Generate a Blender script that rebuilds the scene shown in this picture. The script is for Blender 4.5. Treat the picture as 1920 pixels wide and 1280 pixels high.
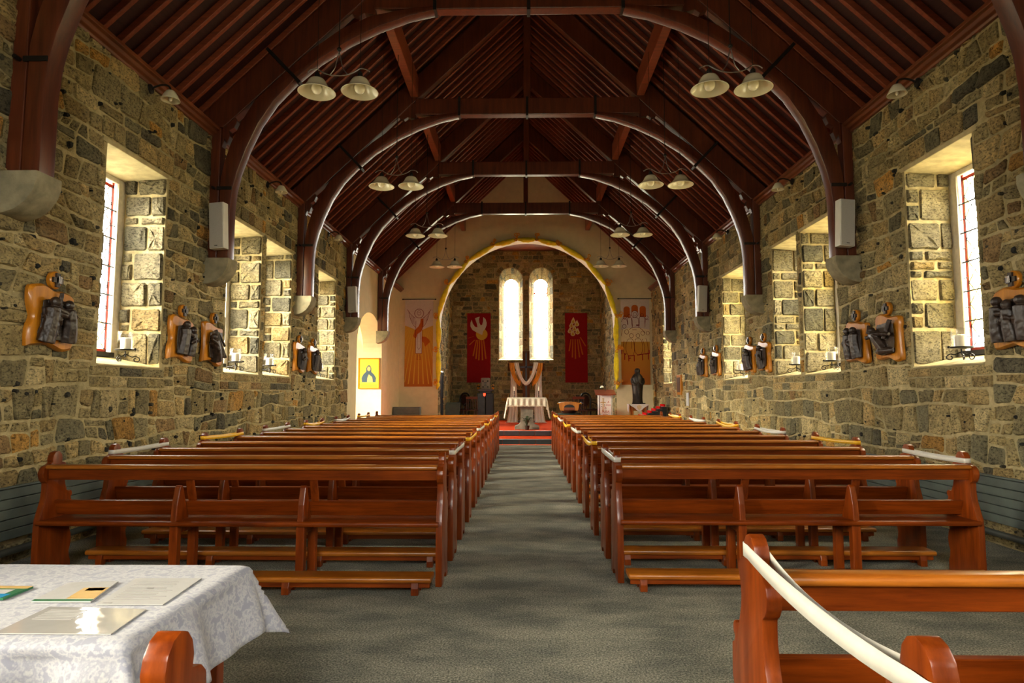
import bpy, bmesh, math, random
from mathutils import Vector, Matrix
from mathutils import noise as mnoise

for _o in list(bpy.data.objects):
    bpy.data.objects.remove(_o)
S = bpy.context.scene
COL = S.collection
PI = math.pi

# ------------------------------------------------------------------ camera
CAM = Vector((-0.08, 0.0, 1.36))
cd = bpy.data.cameras.new('camera'); cam = bpy.data.objects.new('camera', cd); COL.objects.link(cam)
cam.location = CAM
cam.rotation_euler = (PI/2 + math.radians(4.598), 0, math.radians(0.999))
cd.sensor_width = 36; cd.lens = 22.5; cd.clip_start = 0.05; cd.clip_end = 200
S.camera = cam

# ------------------------------------------------------------------ sky (bright overcast above, dull ground below the horizon)
w = bpy.data.worlds.new('world'); S.world = w; w.use_nodes = True
nt = w.node_tree; nt.nodes.clear()
wo = nt.nodes.new('ShaderNodeOutputWorld'); bg = nt.nodes.new('ShaderNodeBackground')
tc = nt.nodes.new('ShaderNodeTexCoord'); sp = nt.nodes.new('ShaderNodeSeparateXYZ'); rp = nt.nodes.new('ShaderNodeValToRGB')
rp.color_ramp.elements[0].position = 0.47; rp.color_ramp.elements[0].color = (.36, .34, .24, 1)
rp.color_ramp.elements[1].position = 0.53; rp.color_ramp.elements[1].color = (1, .97, .90, 1)
mp = nt.nodes.new('ShaderNodeMath'); mp.operation = 'MULTIPLY_ADD'; mp.inputs[1].default_value = .5; mp.inputs[2].default_value = .5
nt.links.new(tc.outputs['Generated'], sp.inputs[0]); nt.links.new(sp.outputs['Z'], mp.inputs[0])
nt.links.new(mp.outputs[0], rp.inputs[0]); nt.links.new(rp.outputs[0], bg.inputs[0]); nt.links.new(bg.outputs[0], wo.inputs[0])
bg.inputs[1].default_value = 14.0

# hazy sun low on the left, behind the camera's shoulder
sd = bpy.data.lights.new('sun', 'SUN'); sun = bpy.data.objects.new('sun', sd); COL.objects.link(sun)
sd.energy = 13.0; sd.angle = math.radians(30); sd.color = (1, .9, .7)
sun.rotation_euler = Vector((0.85, 0.40, -0.36)).to_track_quat('-Z', 'Y').to_euler()
sun.location = (-14, -6, 12)

vs = S.view_settings
S.display_settings.display_device = 'sRGB'
vs.view_transform = 'Standard'; vs.look = 'None'; vs.gamma = 1; vs.exposure = 1.45
try: vs.use_curve_mapping = False
except Exception: pass
cy = S.cycles
cy.max_bounces = 8; cy.diffuse_bounces = 5; cy.glossy_bounces = 3; cy.transmission_bounces = 4; cy.transparent_max_bounces = 8
cy.sample_clamp_indirect = 6.0
cy.caustics_reflective = False; cy.caustics_refractive = False

def portal(loc, direction, sx, sy):
    """marks a window opening, so that the sky's light is sampled through it"""
    l = bpy.data.lights.new('sky_portal', 'AREA'); l.shape = 'RECTANGLE'; l.size = sx; l.size_y = sy
    l.cycles.is_portal = True
    o = bpy.data.objects.new('sky_portal', l); COL.objects.link(o)
    o.location = loc; o.rotation_euler = Vector(direction).to_track_quat('-Z', 'Y').to_euler()

# ------------------------------------------------------------------ materials
def mat(name, build):
    m = bpy.data.materials.new(name); m.use_nodes = True
    t = m.node_tree; b = t.nodes['Principled BSDF']
    build(t, b); return m
def N(t, kind, **kw):
    n = t.nodes.new(kind)
    for k, v in kw.items():
        if k.startswith('i_'): n.inputs[int(k[2:]) if k[2:].isdigit() else k[2:].replace('_', ' ')].default_value = v
        else: setattr(n, k, v)
    return n
def ramp(t, fac, stops):
    r = t.nodes.new('ShaderNodeValToRGB'); e = r.color_ramp.elements
    while len(e) < len(stops): e.new(0.5)
    for i, (p, c) in enumerate(stops):
        e[i].position = p; e[i].color = (*c, 1) if len(c) == 3 else c
    t.links.new(fac, r.inputs[0]); return r.outputs[0]
def mix(t, a, b, fac, mode='MIX'):
    m = t.nodes.new('ShaderNodeMix'); m.data_type = 'RGBA'; m.blend_type = mode
    for s, v in ((0, fac), (6, a), (7, b)):
        if hasattr(v, 'links'): t.links.new(v, m.inputs[s])
        elif s == 0: m.inputs[0].default_value = v
        else: m.inputs[s].default_value = (*v, 1)
    return m.outputs[2]
def coords(t, scale=(1, 1, 1), out='Object', rot=(0, 0, 0)):
    c = t.nodes.new('ShaderNodeTexCoord'); m = t.nodes.new('ShaderNodeMapping')
    m.inputs['Scale'].default_value = scale; m.inputs['Rotation'].default_value = rot
    t.links.new(c.outputs[out], m.inputs[0]); return m.outputs[0]
def noise(t, vec, scale, detail=4, rough=.55):
    n = N(t, 'ShaderNodeTexNoise'); n.inputs['Scale'].default_value = scale
    n.inputs['Detail'].default_value = detail; n.inputs['Roughness'].default_value = rough
    t.links.new(vec, n.inputs['Vector']); return n.outputs[0]
def bump(t, b, h, strength, dist=.01):
    n = t.nodes.new('ShaderNodeBump'); n.inputs['Strength'].default_value = strength; n.inputs['Distance'].default_value = dist
    t.links.new(h, n.inputs['Height']); t.links.new(n.outputs[0], b.inputs['Normal'])
def plain(name, col, rough=.6, metal=0, var=.12, bs=0, scale=12, spec=.5):
    def f(t, b):
        v = coords(t)
        n = noise(t, v, scale)
        c = ramp(t, n, [(.3, tuple(x*(1-var) for x in col)), (.7, tuple(min(1, x*(1+var)) for x in col))])
        t.links.new(c, b.inputs['Base Color']); b.inputs['Roughness'].default_value = rough; b.inputs['Metallic'].default_value = metal
        b.inputs['Specular IOR Level'].default_value = spec
        if bs: bump(t, b, noise(t, v, scale*5), bs, .004)
    return mat(name, f)
def wood(name, dark, light, rough=.3, axis=0, spec=.5, grain=1.0, coat=0):
    def f(t, b):
        s = [9*grain]*3; s[axis] = .7*grain
        v = coords(t, tuple(s))
        n = noise(t, v, 3.0, 6, .65)
        c = ramp(t, n, [(.25, dark), (.75, light)])
        n2 = noise(t, coords(t), 1.7, 3)
        c2 = mix(t, c, ramp(t, n2, [(.3, (.72, .68, .66)), (.7, (1.12, 1.1, 1.05))]), 1.0, 'MULTIPLY')
        t.links.new(c2, b.inputs['Base Color']); b.inputs['Roughness'].default_value = rough
        b.inputs['Specular IOR Level'].default_value = spec
        if coat: b.inputs['Coat Weight'].default_value = coat; b.inputs['Coat Roughness'].default_value = .12
        bump(t, b, n, .12, .003)
    return mat(name, f)
def _stone(t, b):
    a = N(t, 'ShaderNodeAttribute', attribute_name='Col')
    v = coords(t)
    n1 = noise(t, v, 11, 8, .72); n2 = noise(t, coords(t, (1, 1, 1.6)), 34, 6, .75); n3 = noise(t, v, 3.1, 3)
    c = mix(t, a.outputs['Color'], ramp(t, n1, [(.3, (.55, .53, .5)), (.68, (1.35, 1.33, 1.25))]), 1.0, 'MULTIPLY')
    c = mix(t, c, ramp(t, n2, [(.40, (.20, .19, .18)), (.49, (.97, .97, .97)), (.75, (1.25, 1.25, 1.2))]), .9, 'MULTIPLY')
    c = mix(t, c, (.42, .36, .20), ramp(t, n3, [(.52, (0, 0, 0)), (.75, (.38, .38, .38))]))
    t.links.new(c, b.inputs['Base Color']); b.inputs['Roughness'].default_value = .85
    b.inputs['Specular IOR Level'].default_value = .25
    h = N(t, 'ShaderNodeMath', operation='ADD'); t.links.new(n1, h.inputs[0]); t.links.new(n2, h.inputs[1])
    bump(t, b, h.outputs[0], .9, BD[0])
M = {}
BD = [.055]
M['stone'] = mat('rubble_stone', _stone)
BD[0] = .12
M['jamb'] = mat('rough_jamb_stone', _stone)
def _mortar(t, b):
    v = coords(t); n = noise(t, v, 14, 6, .65); n2 = noise(t, v, 2.2, 3)
    c = ramp(t, n, [(.3, (.38, .31, .16)), (.7, (.61, .505, .275))])
    c = mix(t, c, ramp(t, n2, [(.35, (.72, .72, .68)), (.65, (1.08, 1.05, 1))]), 1.0, 'MULTIPLY')
    t.links.new(c, b.inputs['Base Color']); b.inputs['Roughness'].default_value = .9; b.inputs['Specular IOR Level'].default_value = .2
    bump(t, b, noise(t, v, 22, 6, .75), .9, .03)
M['mortar'] = mat('lime_mortar', _mortar)
M['slab'] = plain('dressed_stone', (.44, .36, .19), .8, bs=.4, var=.25, scale=7, spec=.2)
M['corbel'] = plain('corbel_stone', (.24, .21, .13), .85, bs=.5, var=.3, scale=8, spec=.2)
M['plaster'] = plain('white_plaster', (.66, .57, .34), .85, bs=.25, var=.06, scale=5, spec=.2)
M['surround'] = plain('pale_window_stone', (.72, .66, .55), .8, bs=.3, var=.1, scale=20, spec=.2)
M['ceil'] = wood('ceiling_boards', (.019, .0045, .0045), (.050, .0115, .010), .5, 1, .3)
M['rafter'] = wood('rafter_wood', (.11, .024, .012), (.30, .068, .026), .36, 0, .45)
M['truss'] = wood('truss_wood', (.048, .0105, .0045), (.145, .034, .012), .34, 2, .45, .8, .1)
M['cornice'] = wood('cornice_wood', (.09, .022, .008), (.20, .055, .018), .35, 1, .5)
M['iron'] = plain('black_iron', (.018, .016, .014), .45, .6, .2)
M['pew'] = wood('pew_wood', (.055, .0065, .0005), (.27, .052, .004), .36, 0, .22, 1.0, 0)
M['pewv'] = wood('pew_end_wood', (.068, .008, .0006), (.26, .050, .004), .30, 2, .32, 1.0, .06)
M['pewtop'] = wood('worn_lit_pew_edge', (.17, .040, .003), (.48, .16, .014), .3, 0, .5, 1.0, .12)  # worn edges, with the highlights along the pew tops painted into the colour
def _carpet(t, b):
    v = coords(t); n = noise(t, v, 95, 3, .8); n2 = noise(t, coords(t, (.8, 1.6, 1)), 2.6, 4); n3 = noise(t, v, 60, 2)
    c = ramp(t, n, [(.36, (.075, .08, .068)), (.5, (.215, .215, .18)), (.66, (.46, .44, .37))])
    c = mix(t, c, ramp(t, n2, [(.36, (.62, .64, .64)), (.62, (1.1, 1.08, 1.02))]), 1.0, 'MULTIPLY')
    t.links.new(c, b.inputs['Base Color']); b.inputs['Roughness'].default_value = 1; b.inputs['Specular IOR Level'].default_value = .05
    h = N(t, 'ShaderNodeMath', operation='ADD'); t.links.new(n, h.inputs[0]); t.links.new(n3, h.inputs[1])
    bump(t, b, h.outputs[0], .8, .006)
M['carpet'] = mat('grey_green_carpet', _carpet)
M['redcarpet'] = plain('red_carpet', (.66, .07, .018), .95, bs=.4, scale=60, spec=.05)
M['tile'] = plain('dark_riser_tile', (.018, .017, .016), .3, var=.3)
M['nosing'] = plain('metal_nosing', (.5, .5, .5), .3, .8)
M['dado'] = plain('green_painted_board', (.085, .105, .088), .5, var=.2, scale=6)
M['pipe'] = plain('dark_pipe', (.05, .055, .045), .45)
M['lead'] = plain('lead_came', (.03, .03, .03), .5, .3)
M['redglass'] = plain('red_border_glass', (.65, .06, .03), .3)
M['cloth'] = None
def _glass(name, col, tr):
    def f(t, b):
        o = t.nodes['Material Output']
        tb = N(t, 'ShaderNodeBsdfTransparent'); tb.inputs[0].default_value = (*col, 1)
        g = N(t, 'ShaderNodeBsdfGlossy'); g.inputs['Roughness'].default_value = .08
        tl = N(t, 'ShaderNodeBsdfTranslucent'); tl.inputs[0].default_value = (*col, 1)
        m1 = N(t, 'ShaderNodeMixShader'); m1.inputs[0].default_value = tr
        t.links.new(tb.outputs[0], m1.inputs[1]); t.links.new(tl.outputs[0], m1.inputs[2])
        m2 = N(t, 'ShaderNodeMixShader'); m2.inputs[0].default_value = .04
        t.links.new(m1.outputs[0], m2.inputs[1]); t.links.new(g.outputs[0], m2.inputs[2])
        t.links.new(m2.outputs[0], o.inputs[0])
    return mat(name, f)
M['glass'] = _glass('clear_quarry_glass', (.97, .97, .95), .06)
M['glassy'] = _glass('yellow_quarry_glass', (1, .80, .30), .06)
M['jar'] = _glass('jar_glass', (.96, .96, .96), .0)
M['whitecloth'] = plain('white_linen', (.74, .72, .68), .85, var=.06, bs=.2, scale=30, spec=.1)
M['lace'] = plain('cream_lace', (.62, .57, .44), .9, var=.18, bs=.5, scale=60, spec=.1)
M['ribbonw'] = plain('white_satin_ribbon', (.50, .48, .42), .4, var=.05, scale=30)
M['ribbony'] = plain('yellow_satin_ribbon', (.70, .38, .008), .4, var=.08, scale=30)
M['yellow'] = plain('yellow_tulle', (.88, .72, .015), .7, var=.15, scale=8)
M['orange'] = plain('orange_ribbon', (.70, .28, .01), .6, var=.25, scale=20)
M['orangecloth'] = plain('orange_satin', (.66, .27, .012), .5, var=.25, scale=6)
M['white'] = plain('white_paint', (.62, .60, .54), .5, var=.05)
M['cream'] = plain('cream_limewash', (.88, .80, .58), .7, var=.04)
M['speaker'] = plain('pale_speaker_grille', (.40, .38, .33), .7, var=.1, scale=200, bs=.3)
def _opal(t, b):
    b.inputs['Base Color'].default_value = (.62, .57, .40, 1); b.inputs['Roughness'].default_value = .25
    b.inputs['Subsurface Weight'].default_value = 0
    b.inputs['Transmission Weight'].default_value = 0
M['opal'] = mat('frosted_glass', _opal)
def _bulb(t, b):
    b.inputs['Base Color'].default_value = (.80, .74, .55, 1); b.inputs['Roughness'].default_value = .08
M['bulb'] = mat('bulb_glass', _bulb)
M['steel'] = plain('dull_steel', (.30, .27, .25), .35, .9)
M['plaque'] = wood('varnished_plaque', (.30, .095, .005), (.60, .24, .012), .32, 2, .5, .8, .1)
M['carving'] = wood('dark_carved_wood', (.012, .0075, .005), (.050, .030, .020), .42, 2, .5, 1.2)
M['wax'] = plain('candle_wax', (.85, .78, .60), .5, var=.04)
M['font'] = plain('green_marble', (.022, .035, .026), .25, var=.5, scale=5)
M['greystone'] = plain('grey_altar_stone', (.16, .14, .10), .7, var=.3, scale=8, bs=.3)
M['bronze'] = plain('dark_bronze', (.028, .020, .014), .4, .3, var=.3, scale=14, bs=.3)
M['black'] = plain('black_paint', (.008, .008, .008), .4)
M['chair'] = wood('dark_chair_wood', (.03, .009, .006), (.08, .025, .015), .3, 2)
M['redcup'] = plain('red_votive_glass', (.55, .008, .008), .12, var=.1)
M['gold'] = plain('gold_metal', (.75, .45, .08), .3, .8)
M['paper'] = plain('white_paper', (.40, .395, .385), .6, var=.04, scale=30)
def flatcol(name, col, rough=.9): return plain(name, col, rough, var=.06, scale=25, spec=.15)
M['bwhite'] = flatcol('banner_white', (.55, .48, .42))
M['borange'] = flatcol('banner_orange', (.52, .19, .012))
M['byellow'] = flatcol('banner_gold', (.58, .34, .04))
M['bred'] = flatcol('banner_crimson', (.27, .010, .012))
M['bmaroon'] = flatcol('banner_maroon', (.16, .010, .012))
M['brust'] = flatcol('banner_rust', (.42, .10, .012))
M['bray'] = flatcol('banner_ray', (.48, .13, .014))
M['skin'] = flatcol('banner_cream', (.70, .58, .34))
M['blue'] = flatcol('slate_blue', (.05, .08, .10))
M['green'] = flatcol('leaflet_green', (.03, .13, .06), .4)
M['sky'] = flatcol('leaflet_blue', (.02, .22, .45), .4)
M['tan'] = flatcol('leaflet_tan', (.50, .33, .12), .4)
M['text'] = flatcol('print_grey', (.30, .29, .28), .6)
M['textred'] = flatcol('print_red', (.38, .02, .02), .7)

# ------------------------------------------------------------------ mesh builder
class MB:
    def __init__(s): s.v = []; s.f = []; s.c = []
    def add(s, vs, fs, col=None):
        o = len(s.v); s.v += [tuple(p) for p in vs]; s.f += [tuple(i+o for i in f) for f in fs]
        s.c += [col or (1, 1, 1)]*len(vs); return s
    def box(s, c, d, rot=None):
        hx, hy, hz = d[0]/2, d[1]/2, d[2]/2
        p = [Vector((x, y, z)) for z in (-hz, hz) for x, y in ((-hx, -hy), (hx, -hy), (hx, hy), (-hx, hy))]
        if rot: R = Matrix.Rotation(rot[1], 3, rot[0]) ; p = [R @ q for q in p]
        c = Vector(c); p = [q+c for q in p]
        return s.add(p, [(3, 2, 1, 0), (4, 5, 6, 7), (0, 1, 5, 4), (1, 2, 6, 5), (2, 3, 7, 6), (3, 0, 4, 7)])
    def bb(s, x0, x1, y0, y1, z0, z1): return s.box(((x0+x1)/2, (y0+y1)/2, (z0+z1)/2), (x1-x0, y1-y0, z1-z0))
    def prism(s, poly, axis, a, b):
        """poly of 2D points swept along axis 0/1/2 from a to b"""
        n = len(poly)
        def P(q, t):
            return {0: (t, q[0], q[1]), 1: (q[0], t, q[1]), 2: (q[0], q[1], t)}[axis]
        vs = [P(q, a) for q in poly]+[P(q, b) for q in poly]
        fs = [tuple(range(n))[::-1], tuple(range(n, 2*n))]+[(i, (i+1) % n, (i+1) % n+n, i+n) for i in range(n)]
        return s.add(vs, fs)
    def tube(s, pts, r, n=8, cap=True, closed=False):
        pts = [Vector(p) for p in pts]; m = len(pts); rings = []
        rr = r if isinstance(r, (list, tuple)) else [r]*m
        up = None
        for i in range(m):
            if closed: t = pts[(i+1) % m]-pts[i-1]
            else: t = pts[min(i+1, m-1)]-pts[max(i-1, 0)]
            if t.length < 1e-9: t = Vector((0, 0, 1))
            t.normalize()
            if up is None:
                up = Vector((0, 0, 1)) if abs(t.z) < .9 else Vector((1, 0, 0))
            x = t.cross(up)
            if x.length < 1e-6: x = t.cross(Vector((0, 1, 0)))
            x.normalize(); y = x.cross(t).normalized(); up = y
            rings.append([pts[i]+x*(rr[i]*math.cos(2*PI*k/n))+y*(rr[i]*math.sin(2*PI*k/n)) for k in range(n)])
        vs = [p for R in rings for p in R]; fs = []
        for i in range(m if closed else m-1):
            j = (i+1) % m
            for k in range(n):
                k2 = (k+1) % n; fs.append((i*n+k, i*n+k2, j*n+k2, j*n+k))
        if cap and not closed: fs += [tuple(range(n))[::-1], tuple((m-1)*n+k for k in range(n))]
        return s.add(vs, fs)
    def lathe(s, prof, c=(0, 0, 0), n=20, sx=1, sy=1):
        vs = []; fs = []; m = len(prof)
        for r, z in prof:
            for k in range(n):
                a = 2*PI*k/n; vs.append((c[0]+r*math.cos(a)*sx, c[1]+r*math.sin(a)*sy, c[2]+z))
        for i in range(m-1):
            for k in range(n):
                k2 = (k+1) % n; fs.append((i*n+k, i*n+k2, (i+1)*n+k2, (i+1)*n+k))
        if prof[0][0] > 1e-4: fs.append(tuple(range(n))[::-1])
        if prof[-1][0] > 1e-4: fs.append(tuple((m-1)*n+k for k in range(n)))
        return s.add(vs, fs)
    def ball(s, c, r, n=10, m=7):
        rx, ry, rz = r if isinstance(r, (tuple, list)) else (r, r, r)
        pr = [(math.sin(PI*i/m), -math.cos(PI*i/m)) for i in range(m+1)]
        vs = []; fs = []
        for q, z in pr:
            for k in range(n):
                a = 2*PI*k/n; vs.append((c[0]+rx*q*math.cos(a), c[1]+ry*q*math.sin(a), c[2]+rz*z))
        for i in range(m):
            for k in range(n):
                k2 = (k+1) % n; fs.append((i*n+k, i*n+k2, (i+1)*n+k2, (i+1)*n+k))
        return s.add(vs, fs)
    def grid(s, fn, nu, nv):
        vs = [fn(i/nu, j/nv) for j in range(nv+1) for i in range(nu+1)]
        fs = [(j*(nu+1)+i, j*(nu+1)+i+1, (j+1)*(nu+1)+i+1, (j+1)*(nu+1)+i) for j in range(nv) for i in range(nu)]
        return s.add(vs, fs)
    def mesh(s, name, material, smooth=False, bevel=0, col=False, merge=False, bseg=2):
        me = bpy.data.meshes.new(name)
        me.from_pydata(s.v, [], s.f)
        if col:
            a = me.color_attributes.new('Col', 'FLOAT_COLOR', 'POINT')
            flat = []
            for c in s.c: flat += [c[0], c[1], c[2], 1]
            a.data.foreach_set('color', flat)
        if bevel or merge:
            bm = bmesh.new(); bm.from_mesh(me)
            bmesh.ops.remove_doubles(bm, verts=bm.verts, dist=1e-5)
            bmesh.ops.recalc_face_normals(bm, faces=bm.faces)
            if bevel:
                es = [e for e in bm.edges if len(e.link_faces) == 2 and e.calc_face_angle(0) > .45]
                bmesh.ops.bevel(bm, geom=es, offset=bevel, segments=bseg, affect='EDGES', profile=.6, clamp_overlap=True)
            bm.to_mesh(me); bm.free()
        if smooth:
            me.polygons.foreach_set('use_smooth', [True]*len(me.polygons))
            if smooth != 'all':
                try: me.set_sharp_from_angle(angle=math.radians(40))
                except Exception: pass
        me.materials.append(material); me.update()
        return me
    def obj(s, name, material, parent=None, **kw):
        o = bpy.data.objects.new(name, s.mesh(name, material, **kw)); COL.objects.link(o)
        if parent: o.parent = parent
        return o
def empty(name, loc=(0, 0, 0), rz=0):
    o = bpy.data.objects.new(name, None); COL.objects.link(o); o.location = loc; o.rotation_euler = (0, 0, rz)
    o.empty_display_size = .1; return o
def tag(o, label, cat, group=None):
    o['label'] = label; o['category'] = cat
    if group: o['group'] = group
    return o
def structure(o): o['kind'] = 'structure'; return o
def stuff(o): o['kind'] = 'stuff'; return o
def text_mesh(cu, parent):
    """lettering as plain mesh"""
    tmp = bpy.data.objects.new('tmp', cu); COL.objects.link(tmp)
    bpy.context.view_layer.update()
    me = bpy.data.meshes.new_from_object(tmp.evaluated_get(bpy.context.evaluated_depsgraph_get()))
    bpy.data.objects.remove(tmp)
    if not me.materials: me.materials.append(cu.materials[0])
    o = bpy.data.objects.new(cu.name, me); COL.objects.link(o); o.parent = parent
    return o
KIDS = {}
def kids(o):
    return [c for c in bpy.data.objects if c.parent is o]
def dup(o, loc, rz=None, label=None):
    """a copy of a thing with copies of its parts and sub-parts"""
    tree = KIDS.get(o.name)
    if tree is None:
        tree = KIDS[o.name] = [(c, kids(c)) for c in kids(o)]
    r = o.copy(); COL.objects.link(r); r.location = loc
    if rz is not None: r.rotation_euler = (0, 0, rz)
    if label: r['label'] = label
    for c, gs in tree:
        d = c.copy(); COL.objects.link(d); d.parent = r
        for g in gs:
            e = g.copy(); COL.objects.link(e); e.parent = d
    return r
_fw = Vector((-math.sin(math.radians(.999))*math.cos(math.radians(4.598)), math.cos(math.radians(.999))*math.cos(math.radians(4.598)), math.sin(math.radians(4.598))))
_rt = _fw.cross(Vector((0, 0, 1))).normalized(); _up = _rt.cross(_fw)
def seen_size(poly, normal):
    """rough size in view, used only to choose which stones become parts of their own"""
    c = sum((Vector(p) for p in poly), Vector())/len(poly); d = c-CAM; z = d.dot(_fw)
    if z < .3: return 0
    x = d.dot(_rt)/z; y = d.dot(_up)/z
    if abs(x) > .82 or abs(y) > .55: return 0
    return 1/(z*z)*abs(d.normalized().dot(Vector(normal)))
# ------------------------------------------------------------------ rubble stone walls
PAL = [((.31, .245, .115), 5), ((.39, .285, .125), 4), ((.24, .20, .105), 4), ((.44, .24, .06), .9), ((.11, .098, .065), 1.0),
       ((.39, .31, .15), 3.5), ((.25, .16, .07), 1.5), ((.17, .152, .09), 2.5), ((.45, .365, .19), 2)]
PALJ = [((.34, .29, .17), 4), ((.25, .22, .14), 3), ((.42, .36, .22), 3), ((.18, .165, .11), 1.5), ((.40, .29, .12), .8)]
_pc = [c for c, w_ in PAL]; _pw = [w_ for c, w_ in PAL]
class Frame:
    def __init__(s, O, U, V, Nn): s.O, s.U, s.V, s.N = map(Vector, (O, U, V, Nn))
    def p(s, u, v, d=0): return s.O+s.U*u+s.V*v+s.N*d
def clip_half(poly, a, b, c):
    """keep a*u+b*v<=c"""
    out = []
    for i in range(len(poly)):
        p, q = poly[i], poly[(i+1) % len(poly)]
        dp = a*p[0]+b*p[1]-c; dq = a*q[0]+b*q[1]-c
        if dp <= 0: out.append(p)
        if (dp < 0 < dq) or (dq < 0 < dp):
            t = dp/(dp-dq); out.append((p[0]+t*(q[0]-p[0]), p[1]+t*(q[1]-p[1])))
    return out
def area(p):
    return abs(sum(p[i][0]*p[(i+1) % len(p)][1]-p[(i+1) % len(p)][0]*p[i][1] for i in range(len(p))))/2
def cut_opening(poly, r):
    us = [p[0] for p in poly]; vv = [p[1] for p in poly]
    u0, u1, v0, v1 = r
    if max(us) <= u0 or min(us) >= u1 or max(vv) <= v0 or min(vv) >= v1: return poly
    best = []; ba = 0
    for h in ((1, 0, u0), (-1, 0, -u1), (0, 1, v0), (0, -1, -v1)):
        q = clip_half(poly, *h)
        if len(q) >= 3 and area(q) > ba: best, ba = q, area(q)
    return best
def rubble(U0, U1, V0, V1, rnd, rows=(.13, .30), wid=(.13, .48), joint=.022, split=.36, wave=.042):
    """cells of coursed random rubble"""
    cells = []; vs_ = [V0]
    while vs_[-1] < V1-.12: vs_.append(vs_[-1]+rnd.uniform(*rows))
    vs_[-1] = V1
    sd_ = rnd.uniform(0, 100)
    def b(j, u):
        if j == 0 or j == len(vs_)-1: return vs_[j]
        return vs_[j]+wave*(2*mnoise.noise(Vector((u*1.1, j*3.7+sd_, 0)))+.8*mnoise.noise(Vector((u*3.1, j*1.7+sd_, 5))))
    for j in range(len(vs_)-1):
        u = U0-rnd.uniform(0, .2); h = vs_[j+1]-vs_[j]; sl = 0; jl = 0
        while u < U1:
            big = rnd.random()
            wdt = rnd.uniform(wid[0], wid[1])*(0.65+.35*h/.28) if big > .25 else rnd.uniform(wid[0]*.6, wid[0]*1.2)
            u2 = u+wdt; sr = rnd.uniform(-.045, .045)
            uc = (u+u2)/2
            q = [(u-sl, b(j, u)), (uc, b(j, uc)), (u2-sr, b(j, u2)), (u2+sr, b(j+1, u2)), (uc, b(j+1, uc)), (u+sl, b(j+1, u))]
            r = rnd.random()
            if r < split and h > .2:
                t0 = rnd.uniform(.3, .7); t1 = t0+rnd.uniform(-.1, .1)
                L = (q[0][0]*(1-t0)+q[5][0]*t0, q[0][1]*(1-t0)+q[5][1]*t0)
                R = (q[2][0]*(1-t1)+q[3][0]*t1, q[2][1]*(1-t1)+q[3][1]*t1)
                lo = [q[0], q[1], q[2], R, L]; hi = [L, R, q[3], q[4], q[5]]
                for part in (lo, hi):
                    if wdt > .3 and rnd.random() < .45:
                        m0 = q[0][0]+wdt*rnd.uniform(.35, .65)
                        k = rnd.uniform(-.2, .2)
                        a_ = clip_half(part, 1, k, m0+k*part[0][1]); c_ = clip_half(part, -1, -k, -m0-k*part[0][1])
                        cells += [a_, c_]
                    else: cells.append(part)
            else: cells.append(q)
            u, sl = u2, sr
    cells = [clip_half(clip_half(c, 1, 0, U1), -1, 0, -U0) if len(c) > 2 else c for c in cells]
    return [c for c in cells if len(c) >= 3 and area(c) > .003]
def soften(poly, rnd, joint, rounding=.28):
    """pull back from the joint and round the corners"""
    n = len(poly); cx = sum(p[0] for p in poly)/n; cv = sum(p[1] for p in poly)/n
    out = []
    for i in range(n):
        a, p, b = poly[i-1], poly[i], poly[(i+1) % n]
        e1 = (p[0]-a[0], p[1]-a[1]); e2 = (b[0]-p[0], b[1]-p[1])
        l1 = math.hypot(*e1) or 1; l2 = math.hypot(*e2) or 1
        cosang = (e1[0]*e2[0]+e1[1]*e2[1])/(l1*l2)
        if cosang > .9: out.append((p[0], p[1])); continue
        k1 = min(.45*l1, rounding*min(l1, l2)*rnd.uniform(.35, 1)); k2 = min(.45*l2, rounding*min(l1, l2)*rnd.uniform(.35, 1))
        out.append((p[0]-e1[0]/l1*k1, p[1]-e1[1]/l1*k1)); out.append((p[0]+e2[0]/l2*k2, p[1]+e2[1]/l2*k2))
    res = []
    for p in out:
        dx, dy = cx-p[0], cv-p[1]; d = math.hypot(dx, dy) or 1
        k = min(joint*rnd.uniform(.5, 1.5), .4*d)
        res.append((p[0]+dx/d*k, p[1]+dy/d*k))
    return res
def stone_geo(fr, poly, rnd, h=(.012, .034), inset=.03, pal=None):
    n = len(poly); cx = sum(p[0] for p in poly)/n; cv = sum(p[1] for p in poly)/n
    H = rnd.uniform(*h); tu, tv = rnd.uniform(-.06, .06), rnd.uniform(-.08, .08)
    vs = []; rough = .013 if pal else .0085
    for p in poly: vs.append(fr.p(p[0], p[1], -.012))
    for k, ins, jit in ((.8, None, .004), (1.0, .5, rough)):
        for p in poly:
            dx, dy = cx-p[0], cv-p[1]; d = math.hypot(dx, dy) or 1
            q = min(.6*inset, .3*d) if ins is None else d*(ins+rnd.uniform(-.12, .12))
            uu, vv = p[0]+dx/d*q, p[1]+dy/d*q
            vs.append(fr.p(uu, vv, H*k+rnd.uniform(-jit, jit)+tu*(uu-cx)+tv*(vv-cv)))
    vs.append(fr.p(cx+rnd.uniform(-.01, .01), cv, H+rnd.uniform(-rough, rough)))
    fs = []
    for r in range(2):
        for i in range(n):
            i2 = (i+1) % n; fs.append((r*n+i, r*n+i2, (r+1)*n+i2, (r+1)*n+i))
    fs += [(2*n+i, 2*n+(i+1) % n, 3*n) for i in range(n)]
    c = rnd.choices([q[0] for q in pal], [q[1] for q in pal])[0] if pal else rnd.choices(_pc, _pw)[0]; k = rnd.uniform(.75, 1.15) if pal else rnd.uniform(1.1, 1.85)
    return vs, fs, tuple(min(1, x*k) for x in c)
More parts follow.
